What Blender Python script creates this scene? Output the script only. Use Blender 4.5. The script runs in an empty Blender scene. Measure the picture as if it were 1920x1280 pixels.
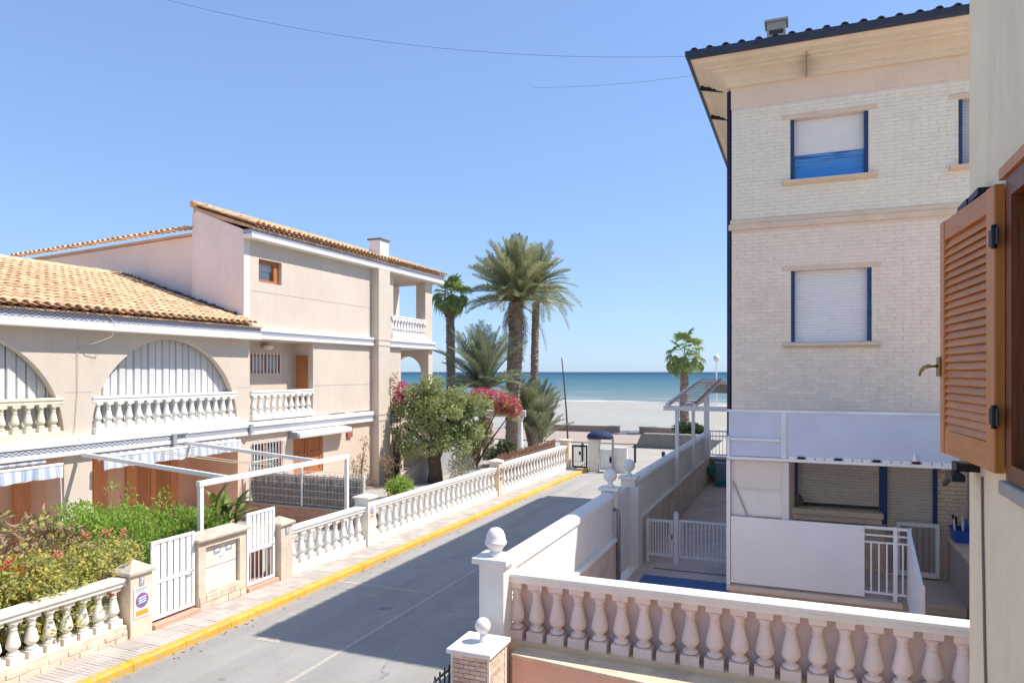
import bpy, math, random
from mathutils import Vector, Matrix, Quaternion
R = random.Random(7)
rad = math.radians
S = bpy.context.scene
C = S.collection

# ---------------------------------------------------------------- camera, sky, sun, exposure
YAW = 22.2826
cam_d = bpy.data.cameras.new('camera')
cam = bpy.data.objects.new('camera', cam_d); C.objects.link(cam)
cam.location = (0, 0, 4.5); cam.rotation_euler = (rad(90), 0, rad(YAW))
cam_d.sensor_width = 36; cam_d.lens = 36*1330/1920; cam_d.shift_y = 57/1920
cam_d.clip_start = 0.05; cam_d.clip_end = 60000
S.camera = cam
SUN = Vector((.67, .31, 1.0)).normalized()
W = bpy.data.worlds.new('World'); S.world = W; W.use_nodes = True
wn = W.node_tree.nodes; wl = W.node_tree.links
bg = wn['Background']
sky = wn.new('ShaderNodeTexSky'); sky.sky_type = 'NISHITA'; sky.sun_disc = False
sky.sun_elevation = math.asin(SUN.z); sky.sun_rotation = math.atan2(SUN.x, SUN.y)
sky.altitude = 0; sky.air_density = 1.0; sky.dust_density = 0.3; sky.ozone_density = 2.5
gm = wn.new('ShaderNodeGamma'); gm.inputs[1].default_value = .52; wl.new(sky.outputs[0], gm.inputs[0])
tn = wn.new('ShaderNodeMix'); tn.data_type = 'RGBA'; tn.blend_type = 'MULTIPLY'; tn.inputs[0].default_value = 1; tn.inputs[7].default_value = (.55, .72, 1.02, 1)
wl.new(gm.outputs[0], tn.inputs[6]); wl.new(tn.outputs[2], bg.inputs[0]); bg.inputs[1].default_value = 0.15
sun_d = bpy.data.lights.new('sun', 'SUN'); sun_d.energy = 2.1; sun_d.angle = rad(.5); sun_d.color = (1, .955, .88)
sun = bpy.data.objects.new('sun', sun_d); C.objects.link(sun)
sun.rotation_euler = SUN.to_track_quat('Z', 'Y').to_euler(); sun.location = (20, 10, 40)
S.view_settings.view_transform = 'Standard'; S.view_settings.look = 'None'
S.view_settings.exposure = 1.52; S.view_settings.gamma = 1; S.view_settings.use_curve_mapping = False

# ---------------------------------------------------------------- materials
def nd(nt, t, **k):
    n = nt.nodes.new(t)
    for a, v in k.items():
        if a in n.inputs: n.inputs[a].default_value = v
        else: setattr(n, a, v)
    return n
def mixc(nt, fac, a, b, mode='MIX'):
    m = nt.nodes.new('ShaderNodeMix'); m.data_type = 'RGBA'; m.blend_type = mode
    for i, v in ((0, fac), (6, a), (7, b)):
        if hasattr(v, 'is_output') or hasattr(v, 'links'): nt.links.new(v, m.inputs[i])
        elif i == 0: m.inputs[0].default_value = v
        else: m.inputs[i].default_value = (*v, 1)
    return m.outputs[2]
def ramp(nt, src, lo, hi):
    r = nt.nodes.new('ShaderNodeMapRange'); r.inputs[1].default_value = lo; r.inputs[2].default_value = hi
    nt.links.new(src, r.inputs[0]); return r.outputs[0]
MATS = {}
def M(name, col, rough=.8, var=.12, scale=1.5, bump=.15, bscale=60, obj=0, spec=.3, trans=0, stain=0, metal=0, grain=None, leafvar=None, streak=0):
    """plain weathered surface: broad tone noise, optional per-piece tone, fine relief"""
    if name in MATS: return MATS[name]
    m = bpy.data.materials.new(name); m.use_nodes = True; nt = m.node_tree; L = nt.links
    b = nt.nodes['Principled BSDF']; b.inputs['Roughness'].default_value = rough
    b.inputs['Specular IOR Level'].default_value = spec; b.inputs['Metallic'].default_value = metal
    g = nt.nodes.new('ShaderNodeNewGeometry'); pos = g.outputs['Position']
    n1 = nd(nt, 'ShaderNodeTexNoise', Scale=scale, Detail=6.0, Roughness=.6); L.new(pos, n1.inputs['Vector'])
    d = tuple(c*(1-var) for c in col); u = tuple(min(.95, c*(1+var)) for c in col)
    c = mixc(nt, ramp(nt, n1.outputs[0], .3, .7), d, u)
    if leafvar:
        n3 = nd(nt, 'ShaderNodeTexNoise', Scale=leafvar[1], Detail=2.0); L.new(pos, n3.inputs['Vector'])
        c = mixc(nt, ramp(nt, n3.outputs[0], .42, .68), c, leafvar[0])
    if grain:
        mp = nd(nt, 'ShaderNodeMapping', Scale=grain[1]); L.new(pos, mp.inputs[0])
        n2 = nd(nt, 'ShaderNodeTexNoise', Scale=1.0, Detail=5.0, Roughness=.65, Distortion=.6); L.new(mp.outputs[0], n2.inputs['Vector'])
        c = mixc(nt, ramp(nt, n2.outputs[0], .35, .7), c, grain[0])
    if stain:
        mp = nd(nt, 'ShaderNodeMapping', Scale=(1.2, 1.2, .35)); L.new(pos, mp.inputs[0])
        n4 = nd(nt, 'ShaderNodeTexNoise', Scale=1.6, Detail=9.0, Roughness=.75); L.new(mp.outputs[0], n4.inputs['Vector'])
        c = mixc(nt, ramp(nt, n4.outputs[0], .5, .8), c, tuple(x*(1-stain) for x in col))
    if streak:
        mp = nd(nt, 'ShaderNodeMapping', Scale=(7, 7, .5)); L.new(pos, mp.inputs[0])
        n6 = nd(nt, 'ShaderNodeTexNoise', Scale=1.0, Detail=6.0, Roughness=.7); L.new(mp.outputs[0], n6.inputs['Vector'])
        c = mixc(nt, ramp(nt, n6.outputs[0], .55, .85), c, tuple(x*(1-streak) for x in col))
    if obj:
        oi = nt.nodes.new('ShaderNodeObjectInfo')
        h = nt.nodes.new('ShaderNodeHueSaturation'); L.new(c, h.inputs['Color'])
        L.new(ramp(nt, oi.outputs['Random'], 0, 1), h.inputs['Value'])
        mr = h.inputs['Value'].links[0].from_node; mr.inputs[3].default_value = 1-obj; mr.inputs[4].default_value = 1+obj
        c = h.outputs[0]
    L.new(c, b.inputs['Base Color'])
    if bump:
        n5 = nd(nt, 'ShaderNodeTexNoise', Scale=bscale, Detail=4.0); L.new(pos, n5.inputs['Vector'])
        bp = nd(nt, 'ShaderNodeBump', Strength=bump, Distance=.02); L.new(n5.outputs[0], bp.inputs['Height'])
        L.new(bp.outputs[0], b.inputs['Normal'])
    if trans:
        tr = nt.nodes.new('ShaderNodeBsdfTranslucent'); L.new(c, tr.inputs[0])
        mx = nt.nodes.new('ShaderNodeMixShader'); mx.inputs[0].default_value = trans
        L.new(b.outputs[0], mx.inputs[1]); L.new(tr.outputs[0], mx.inputs[2])
        L.new(mx.outputs[0], nt.nodes['Material Output'].inputs[0])
    MATS[name] = m
    return m
stucco = M('cream_stucco', (.68, .575, .47), .92, .05, .8, .5, 45, stain=.10, streak=.10)
stucco_side = M('pale_pink_render', (.84, .715, .64), .92, .05, .7, .3, 50, stain=.14, streak=.10)
white = M('white_masonry_paint', (.85, .82, .77), .7, .05, 2, .15, 80, stain=.12, streak=.06)
whitemetal = M('white_enamel', (.85, .84, .82), .4, .03, 3, .02, 80, stain=.05)
creamyellow = M('yellowish_cream_masonry', (.78, .70, .55), .8, .06, 3, .25, 60, stain=.15)
creamwhite = M('cream_masonry', (.81, .755, .665), .8, .06, 3, .25, 60, stain=.15)
tile = M('clay_roof_tile', (.68, .43, .245), .85, .16, 1.2, .3, 70, obj=.2, leafvar=((.76, .54, .33), 5.0), stain=.25)
tile_base = M('clay_channel_tile', (.58, .36, .215), .9, .2, 3, .3, 60)
darktile = M('slate_blue_glazed_tile', (.05, .065, .10), .35, .2, 4, .05, 60, obj=.2, spec=.5)
stone = M('sandstone_block', (.70, .585, .45), .9, .14, 4, .5, 35, stain=.3, obj=.08)
capstone = M('weathered_capstone', (.58, .49, .39), .95, .15, 6, .5, 50, stain=.45)
wood = M('orange_varnished_wood', (.52, .20, .075), .5, .12, 3, .1, 90, grain=((.40, .145, .05), (30, 30, 2)))
shutterwood = M('honey_pine_shutter_wood', (.62, .235, .055), .42, .12, 3, .08, 90, obj=.08, grain=((.47, .16, .033), (9, 5, 70)), spec=.45)
stilewood = M('honey_pine_stile_wood', (.62, .235, .055), .42, .12, 3, .08, 90, grain=((.47, .16, .033), (70, 50, 3)), spec=.45)
framewood = M('dark_brown_window_wood', (.25, .085, .028), .4, .2, 3, .1, 90, grain=((.14, .045, .015), (60, 40, 3)))
glass = M('window_glass', (.10, .13, .15), .05, .05, 1, 0, 1, spec=.8)
blackiron = M('black_iron', (.012, .012, .014), .45, .2, 9, .2, 60)
greymetal = M('grey_painted_metal', (.33, .34, .36), .5, .1, 5, .05, 40)
asphalt = M('worn_asphalt', (.42, .395, .36), .95, .10, .7, .7, 220, stain=.16, leafvar=((.47, .445, .405), 55))
paint = M('faded_road_paint', (.53, .46, .37), .9, .1, 9, .3, 90, leafvar=((.38, .36, .33), 20))
yellow = M('yellow_kerb_paint', (.80, .42, .03), .8, .12, 4, .4, 60, leafvar=((.55, .42, .22), 14), obj=.08, stain=.35)
paver = M('ribbed_pink_paver', (.53, .46, .40), .9, .10, 2, .3, 90, obj=.10, stain=.3)
concrete = M('pale_concrete', (.42, .385, .335), .93, .10, .6, .3, 60, stain=.25)
promen = M('pink_promenade_paving', (.42, .325, .265), .92, .07, .35, .2, 60, stain=.15)
yardfloor = M('grey_yard_concrete', (.66, .53, .47), .9, .12, 1.2, .3, 60, stain=.4)
yardwall = M('tan_block_wall', (.70, .56, .455), .92, .10, 3, .4, 50, stain=.25, obj=.06)
soil = M('pale_dry_ground', (.48, .41, .33), 1, .2, 3, .6, 40)
sandm = M('beach_sand', (.385, .365, .32), .95, .07, .08, .4, 3, stain=.12, leafvar=((.355, .335, .29), .7))
salmon = M('salmon_rendered_wall', (.78, .50, .365), .9, .06, 2, .3, 60, stain=.22)
terracotta = M('terracotta_floor', (.62, .36, .26), .8, .1, 3, .1, 60)
bluepaint = M('blue_window_frame', (.018, .06, .17), .4, .1, 5, .03, 60)
pinkbal = M('shell_white_baluster', (.86, .70, .63), .75, .06, 4, .2, 90, stain=.2, obj=.05)
bluegrey = M('blue_grey_awning_sheet', (.56, .635, .76), .5, .05, 2, .05, 20, stain=.1)
creambrick = M('cream_face_brick', (.84, .78, .645), .9, .05, 6, .25, 70, obj=.03)
pinkbrick = M('pinkish_face_brick', (.86, .725, .60), .9, .06, 6, .25, 70, obj=.045)
tanbrick = M('tan_face_brick', (.70, .54, .39), .9, .07, 6, .35, 70, obj=.10)
mortar = M('pale_mortar', (.78, .68, .585), .95, .06, 5, .3, 60)
mortar_c = M('cream_mortar', (.49, .45, .38), .95, .06, 5, .3, 60)
peach = M('peach_limestone', (.78, .63, .48), .85, .10, 3, .2, 60, grain=((.70, .54, .39), (3, 3, 25)))
shutterwhite = M('white_roller_slats', (.82, .81, .80), .5, .03, 3, .02, 30)
shutterbeige = M('beige_roller_slats', (.68, .59, .48), .55, .04, 3, .02, 30)
creamwall = M('yellowish_cream_render', (.90, .77, .54), .92, .06, 1.1, .35, 40, stain=.16, streak=.10)
leafhedge = M('bright_hedge_leaf', (.26, .42, .07), .6, .3, 2, 0, trans=.4, leafvar=((.44, .54, .12), 4))
leafbush = M('olive_bush_leaf', (.42, .44, .15), .6, .3, 2.5, 0, trans=.4, leafvar=((.68, .60, .16), 5))
leafdry = M('dry_reddish_leaf', (.46, .31, .20), .8, .25, 3, 0, trans=.3, leafvar=((.24, .22, .10), 6))
leaftree = M('grey_green_tree_leaf', (.36, .42, .18), .6, .3, 2, 0, trans=.5, leafvar=((.56, .60, .31), 3))
leaftop = M('yellow_green_tree_leaf', (.32, .34, .13), .6, .3, 2, 0, trans=.35)
leafdark = M('dark_shrub_leaf', (.07, .105, .05), .6, .3, 2, 0, trans=.25, leafvar=((.13, .17, .07), 4))
magenta = M('magenta_bract', (.68, .06, .20), .7, .25, 4, 0, trans=.35, leafvar=((.78, .14, .32), 8))
redpetal = M('red_petal', (.62, .035, .035), .7, .2, 5, 0, trans=.3)
pinkpetal = M('coral_petal', (.72, .24, .17), .7, .2, 5, 0, trans=.3)
yellowpetal = M('yellow_petal', (.72, .52, .06), .7, .2, 5, 0, trans=.3)
bark = M('grey_brown_bark', (.17, .125, .09), .95, .3, 6, .9, 25, grain=((.09, .065, .05), (14, 14, 3)))
barkpale = M('pale_stem_bark', (.33, .26, .19), .95, .25, 6, .5, 30)
palmbark = M('palm_trunk_bark', (.36, .285, .215), .95, .3, 6, .9, 20, grain=((.21, .16, .12), (6, 6, 9)))
frondm = M('grey_green_frond', (.31, .32, .15), .6, .25, 1.5, 0, trans=.35, leafvar=((.43, .41, .23), 2.5), obj=.25)
frondblue = M('blue_green_frond', (.24, .29, .17), .6, .25, 1.5, 0, trans=.3, leafvar=((.25, .27, .16), 2.5), obj=.22)
frondbush = M('silvery_frond', (.30, .33, .19), .6, .25, 1.5, 0, trans=.3, leafvar=((.36, .36, .22), 2.5), obj=.22)
fanm = M('fan_leaf_green', (.19, .28, .08), .55, .25, 1.5, 0, trans=.4, leafvar=((.36, .40, .16), 3), obj=.22)
deadfrond = M('dead_frond_straw', (.33, .235, .13), .9, .25, 3, 0, trans=.2, obj=.2)
brush = M('heather_brushwood', (.17, .125, .115), 1, .4, 16, .6, 60, grain=((.40, .32, .27), (40, 40, 2.5)))
navy = M('navy_canvas', (.03, .045, .10), .8, .2, 4, .1, 60)
bluemat = M('blue_floor_mat', (.09, .17, .36), .9, .08, 3, .3, 120)
plasticblue = M('blue_plastic', (.03, .11, .42), .35, .1, 5, 0)
teal = M('teal_hose_rubber', (.06, .28, .28), .5, .2, 5, 0)
signred = M('red_sign_paint', (.50, .04, .035), .5, .08, 5, 0)
signwhite = M('sign_white', (.80, .80, .78), .5, .03, 5, 0)
signpurple = M('sign_purple', (.36, .13, .24), .5, .08, 5, 0)
signblue = M('sign_blue', (.14, .17, .45), .5, .08, 5, 0)
signorange = M('sign_orange', (.80, .36, .06), .5, .08, 5, 0)
signgrey = M('sign_grey_print', (.35, .37, .42), .5, .08, 5, 0)
brass = M('aged_brass', (.30, .20, .09), .35, .2, 8, .05, 60, metal=.8)
rustroof = M('reddish_cane_roof', (.55, .42, .35), .9, .25, 5, .5, 30)
globem = M('opal_globe', (.78, .76, .70), .3, .05, 3, 0)

def corr_mat(name, c0, c1, period, axis):
    """printed/woven stripes along one axis"""
    m = bpy.data.materials.new(name); m.use_nodes = True; nt = m.node_tree; L = nt.links
    b = nt.nodes['Principled BSDF']; b.inputs['Roughness'].default_value = .85
    g = nt.nodes.new('ShaderNodeNewGeometry'); s = nt.nodes.new('ShaderNodeSeparateXYZ'); L.new(g.outputs['Position'], s.inputs[0])
    mu = nd(nt, 'ShaderNodeMath', operation='MULTIPLY'); mu.inputs[1].default_value = 2*math.pi/period; L.new(s.outputs[axis], mu.inputs[0])
    si = nd(nt, 'ShaderNodeMath', operation='SINE'); L.new(mu.outputs[0], si.inputs[0])
    m2 = nd(nt, 'ShaderNodeMath', operation='MULTIPLY'); m2.inputs[1].default_value = 5.3*math.pi/period; L.new(s.outputs[axis], m2.inputs[0])
    s2 = nd(nt, 'ShaderNodeMath', operation='SINE'); L.new(m2.outputs[0], s2.inputs[0])
    c = mixc(nt, ramp(nt, si.outputs[0], -.1, .1), c0, c1)
    c = mixc(nt, ramp(nt, s2.outputs[0], .75, .85), c, tuple((a+d)/2 for a, d in zip(c0, c1)))
    L.new(c, b.inputs['Base Color']); return m
stripes = corr_mat('blue_white_awning_stripe', (.74, .75, .76), (.40, .46, .58), .24, 1)

def frieze_mat():
    """small glazed tiles printed with a blue-grey lozenge"""
    m = bpy.data.materials.new('glazed_frieze_tile'); m.use_nodes = True; nt = m.node_tree; L = nt.links
    b = nt.nodes['Principled BSDF']; b.inputs['Roughness'].default_value = .35
    g = nt.nodes.new('ShaderNodeNewGeometry'); s = nt.nodes.new('ShaderNodeSeparateXYZ'); L.new(g.outputs['Position'], s.inputs[0])
    def wave(ax, k, ph):
        mu = nd(nt, 'ShaderNodeMath', operation='MULTIPLY_ADD'); mu.inputs[1].default_value = k; mu.inputs[2].default_value = ph
        L.new(s.outputs[ax], mu.inputs[0]); si = nd(nt, 'ShaderNodeMath', operation='COSINE'); L.new(mu.outputs[0], si.inputs[0]); return si.outputs[0]
    a = wave(1, 2*math.pi/.14, 0); z = wave(2, 2*math.pi/.07, .4)
    mu = nd(nt, 'ShaderNodeMath', operation='ADD'); L.new(a, mu.inputs[0]); L.new(z, mu.inputs[1])
    ab = nd(nt, 'ShaderNodeMath', operation='ABSOLUTE'); L.new(mu.outputs[0], ab.inputs[0])
    c = mixc(nt, ramp(nt, ab.outputs[0], .35, .75), (.62, .62, .64), (.20, .21, .27))
    L.new(c, b.inputs['Base Color']); return m
frieze = frieze_mat()

def sea_mat():
    m = bpy.data.materials.new('sea_water'); m.use_nodes = True; nt = m.node_tree; L = nt.links
    b = nt.nodes['Principled BSDF']; b.inputs['Roughness'].default_value = .5; b.inputs['Specular IOR Level'].default_value = .10
    g = nt.nodes.new('ShaderNodeNewGeometry'); s = nt.nodes.new('ShaderNodeSeparateXYZ'); L.new(g.outputs['Position'], s.inputs[0])
    n = nd(nt, 'ShaderNodeTexNoise', Scale=.012, Detail=5.0); L.new(g.outputs['Position'], n.inputs['Vector'])
    lg = nd(nt, 'ShaderNodeMath', operation='LOGARITHM'); lg.inputs[1].default_value = 10; L.new(s.outputs[1], lg.inputs[0])
    ad = nd(nt, 'ShaderNodeMath', operation='MULTIPLY_ADD'); ad.inputs[1].default_value = .22; L.new(n.outputs[0], ad.inputs[0]); L.new(lg.outputs[0], ad.inputs[2])
    cr = nt.nodes.new('ShaderNodeValToRGB'); L.new(ramp(nt, ad.outputs[0], 2.15, 3.45), cr.inputs[0])
    e = cr.color_ramp.elements
    e[0].position = 0; e[0].color = (.25, .28, .25, 1); e[1].position = 1; e[1].color = (.01, .058, .112, 1)
    for p, c in ((.10, (.17, .235, .222)), (.30, (.085, .175, .188)), (.55, (.038, .125, .16)), (.8, (.017, .08, .13))):
        q = e.new(p); q.color = (*c, 1)
    mp = nd(nt, 'ShaderNodeMapping', Scale=(.05, .16, 1), Rotation=(0, 0, rad(-8))); L.new(g.outputs['Position'], mp.inputs[0])
    w = nd(nt, 'ShaderNodeTexNoise', Scale=1.0, Detail=8.0, Roughness=.65); L.new(mp.outputs[0], w.inputs['Vector'])
    c = mixc(nt, ramp(nt, w.outputs[0], .655, .70), cr.outputs[0], (.62, .68, .68))
    mp2 = nd(nt, 'ShaderNodeMapping', Scale=(.02, .25, 1)); L.new(g.outputs['Position'], mp2.inputs[0])
    w2 = nd(nt, 'ShaderNodeTexNoise', Scale=1.0, Detail=6.0); L.new(mp2.outputs[0], w2.inputs['Vector'])
    c = mixc(nt, ramp(nt, w2.outputs[0], .3, .75), mixc(nt, .28, c, (.015, .06, .10)), c)
    L.new(c, b.inputs['Base Color'])
    bp = nd(nt, 'ShaderNodeBump', Strength=.6, Distance=.6); L.new(w2.outputs[0], bp.inputs['Height']); L.new(bp.outputs[0], b.inputs['Normal'])
    return m
seam = sea_mat()
def foam_mat():
    m = bpy.data.materials.new('breaking_foam'); m.use_nodes = True; nt = m.node_tree; L = nt.links
    b = nt.nodes['Principled BSDF']; b.inputs['Roughness'].default_value = .9
    g = nt.nodes.new('ShaderNodeNewGeometry'); mp = nd(nt, 'ShaderNodeMapping', Scale=(.07, .45, 1)); L.new(g.outputs['Position'], mp.inputs[0])
    w = nd(nt, 'ShaderNodeTexNoise', Scale=1.0, Detail=7.0); L.new(mp.outputs[0], w.inputs['Vector'])
    c = mixc(nt, ramp(nt, w.outputs[0], .40, .58), (.36, .44, .40), (.80, .82, .80)); L.new(c, b.inputs['Base Color']); return m
foam = foam_mat()
def wave_panel_mat():  # blue panel with dark wavy streaks, stronger towards the top
    m = bpy.data.materials.new('blue_wave_streaks'); m.use_nodes = True; nt = m.node_tree; L = nt.links
    b = nt.nodes['Principled BSDF']; b.inputs['Roughness'].default_value = .35
    g = nt.nodes.new('ShaderNodeNewGeometry'); mp = nd(nt, 'ShaderNodeMapping', Scale=(1.2, 1, 26)); L.new(g.outputs['Position'], mp.inputs[0])
    w = nd(nt, 'ShaderNodeTexNoise', Scale=1.0, Detail=4.0, Distortion=1.0); L.new(mp.outputs[0], w.inputs['Vector'])
    s = nt.nodes.new('ShaderNodeSeparateXYZ'); L.new(g.outputs['Position'], s.inputs[0])
    ln = mixc(nt, ramp(nt, s.outputs[2], 8.0, 8.36), (.03, .25, .66), (.10, .30, .60))
    k = nd(nt, 'ShaderNodeMath', operation='MULTIPLY'); L.new(ramp(nt, w.outputs[0], .5, .62), k.inputs[0]); L.new(ramp(nt, s.outputs[2], 7.95, 8.25), k.inputs[1])
    L.new(mixc(nt, k.outputs[0], ln, (.012, .07, .24)), b.inputs['Base Color']); return m
wavem = wave_panel_mat()

# ---------------------------------------------------------------- mesh and object helpers
class MB:
    def __init__(s): s.v = []; s.f = []
    def add(s, vs, fs):
        o = len(s.v); s.v += [tuple(p) for p in vs]; s.f += [tuple(i+o for i in q) for q in fs]; return s
    def box(s, x0, x1, y0, y1, z0, z1):
        return s.add([(x0, y0, z0), (x1, y0, z0), (x1, y1, z0), (x0, y1, z0), (x0, y0, z1), (x1, y0, z1), (x1, y1, z1), (x0, y1, z1)],
                     [(3, 2, 1, 0), (4, 5, 6, 7), (0, 1, 5, 4), (1, 2, 6, 5), (2, 3, 7, 6), (3, 0, 4, 7)])
    def bar(s, a, b, w, h=None, up=(0, 0, 1)):
        h = h or w; a = Vector(a); b = Vector(b); d = (b-a).normalized(); u = Vector(up)
        if abs(d.dot(u)) > .98: u = Vector((0, 1, 0))
        sx = d.cross(u).normalized()*w/2; sz = sx.cross(d).normalized()*h/2
        return s.add([p+q for p in (a, b) for q in (-sx-sz, sx-sz, sx+sz, -sx+sz)],
                     [(3, 2, 1, 0), (4, 5, 6, 7), (0, 1, 5, 4), (1, 2, 6, 5), (2, 3, 7, 6), (3, 0, 4, 7)])
    def quad(s, a, b, c, d): return s.add([a, b, c, d], [(0, 1, 2, 3)])
    def prism(s, poly, ax, a, b):
        n = len(poly)
        def P(p, t): return (t, p[0], p[1]) if ax == 'x' else (p[0], t, p[1]) if ax == 'y' else (p[0], p[1], t)
        s.add([P(p, a) for p in poly]+[P(p, b) for p in poly],
              [tuple(range(n))[::-1], tuple(range(n, 2*n))]+[(i, (i+1) % n, n+(i+1) % n, n+i) for i in range(n)])
        return s
    def tube(s, pts, r, n=8, cap=True):
        pts = [Vector(p) for p in pts]; rs = r if isinstance(r, (list, tuple)) else [r]*len(pts)
        rings = []; ref = Vector((.3, .9, .1))
        for i, p in enumerate(pts):
            d = (pts[min(i+1, len(pts)-1)]-pts[max(i-1, 0)]).normalized()
            x = d.cross(ref)
            if x.length < .05: x = d.cross(Vector((1, 0, 0)))
            x.normalize(); y = d.cross(x)
            rings.append([p+(x*math.cos(2*math.pi*k/n)+y*math.sin(2*math.pi*k/n))*rs[i] for k in range(n)])
        vs = [q for rg in rings for q in rg]
        fs = [(i*n+k, i*n+(k+1) % n, (i+1)*n+(k+1) % n, (i+1)*n+k) for i in range(len(pts)-1) for k in range(n)]
        if cap: fs += [tuple(range(n))[::-1], tuple((len(pts)-1)*n+k for k in range(n))]
        return s.add(vs, fs)
    def lathe(s, prof, c=(0, 0, 0), n=12, sq=False):
        vs = []; m = len(prof); ph = math.pi/4 if sq else 0; k_ = math.sqrt(2) if sq else 1
        for r, z in prof:
            vs += [(c[0]+r*k_*math.cos(ph+2*math.pi*k/n), c[1]+r*k_*math.sin(ph+2*math.pi*k/n), c[2]+z) for k in range(n)]
        fs = [(i*n+k, i*n+(k+1) % n, (i+1)*n+(k+1) % n, (i+1)*n+k) for i in range(m-1) for k in range(n)]
        fs += [tuple(range(n))[::-1], tuple((m-1)*n+k for k in range(n))]
        return s.add(vs, fs)
    def grid(s, ax, a, b, u0, u1, z0, z1, holes=()):
        """wall slab between planes a (back) and b (front) with rectangular holes, no inner faces"""
        us = sorted({u0, u1, *[h[0] for h in holes], *[h[1] for h in holes]}); zs = sorted({z0, z1, *[h[2] for h in holes], *[h[3] for h in holes]})
        us = [u for u in us if u0 <= u <= u1]; zs = [z for z in zs if z0 <= z <= z1]
        def solid(i, j):
            if i < 0 or j < 0 or i >= len(us)-1 or j >= len(zs)-1: return False
            cu = (us[i]+us[i+1])/2; cz = (zs[j]+zs[j+1])/2
            return not any(h[0] < cu < h[1] and h[2] < cz < h[3] for h in holes)
        def P(t, u, z): return (t, u, z) if ax == 'x' else (u, t, z)
        for i in range(len(us)-1):
            for j in range(len(zs)-1):
                if not solid(i, j): continue
                U0, U1, Z0, Z1 = us[i], us[i+1], zs[j], zs[j+1]
                for t in (a, b): s.quad(P(t, U0, Z0), P(t, U1, Z0), P(t, U1, Z1), P(t, U0, Z1))
                if not solid(i-1, j): s.quad(P(a, U0, Z0), P(b, U0, Z0), P(b, U0, Z1), P(a, U0, Z1))
                if not solid(i+1, j): s.quad(P(a, U1, Z0), P(b, U1, Z0), P(b, U1, Z1), P(a, U1, Z1))
                if not solid(i, j-1): s.quad(P(a, U0, Z0), P(b, U0, Z0), P(b, U1, Z0), P(a, U1, Z0))
                if not solid(i, j+1): s.quad(P(a, U0, Z1), P(b, U0, Z1), P(b, U1, Z1), P(a, U1, Z1))
        return s
    def mesh(s, name, mat, off=(0, 0, 0), smooth=False):
        me = bpy.data.meshes.new(name)
        me.from_pydata([(x-off[0], y-off[1], z-off[2]) for x, y, z in s.v], [], s.f)
        me.materials.append(mat)
        if smooth: me.polygons.foreach_set('use_smooth', [True]*len(me.polygons))
        me.update(); return me
WL = {}                                                   # world location of each object (no rotation on parents)
def link(name, me, parent=None, wloc=(0, 0, 0)):
    o = bpy.data.objects.new(name, me); C.objects.link(o)
    pw = WL.get(parent.name, (0, 0, 0)) if parent else (0, 0, 0)
    if parent: o.parent = parent
    o.location = tuple(wloc[i]-pw[i] for i in range(3)); WL[o.name] = tuple(wloc); return o
def put(name, mb, mat, parent=None, smooth=False, bevel=0, at=None):
    at = at or (WL[parent.name] if parent else (0, 0, 0))
    me = mb.mesh(name, mat, at, smooth)
    if smooth == 'auto':
        me.polygons.foreach_set('use_smooth', [True]*len(me.polygons)); 
    o = link(name, me, parent, at)
    if bevel:
        bv = o.modifiers.new('bevel', 'BEVEL'); bv.width = bevel; bv.segments = 2; bv.limit_method = 'ANGLE'; bv.angle_limit = rad(40)
    return o
def tag(o, label=None, cat=None, group=None, kind=None):
    if label: o['label'] = label
    if cat: o['category'] = cat
    if group: o['group'] = group
    if kind: o['kind'] = kind
    return o
def thing(name, label, cat, loc, group=None):
    o = bpy.data.objects.new(name, None); C.objects.link(o); o.location = loc; o.empty_display_size = .2
    WL[o.name] = tuple(loc); return tag(o, label, cat, group)
def struct(name, mb, mat, **k): return tag(put(name, mb, mat, **k), kind='structure')
def txt(name, s, size, mat, parent, loc, rot, ext=.002):
    cu = bpy.data.curves.new(name, 'FONT'); cu.body = s; cu.size = size; cu.extrude = ext; cu.align_x = 'CENTER'; cu.align_y = 'CENTER'
    t = bpy.data.objects.new('tmp', cu); C.objects.link(t); dg = bpy.context.evaluated_depsgraph_get()
    me = bpy.data.meshes.new_from_object(t.evaluated_get(dg)); bpy.data.objects.remove(t)
    me.materials.clear(); me.materials.append(mat)
    o = link(name, me, parent, loc); o.rotation_euler = rot; return o
FX = lambda y: -10.42+.0205*y          # street front of the left garden walls
KX = lambda y: -9.42+.0125*y           # kerb line

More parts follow.
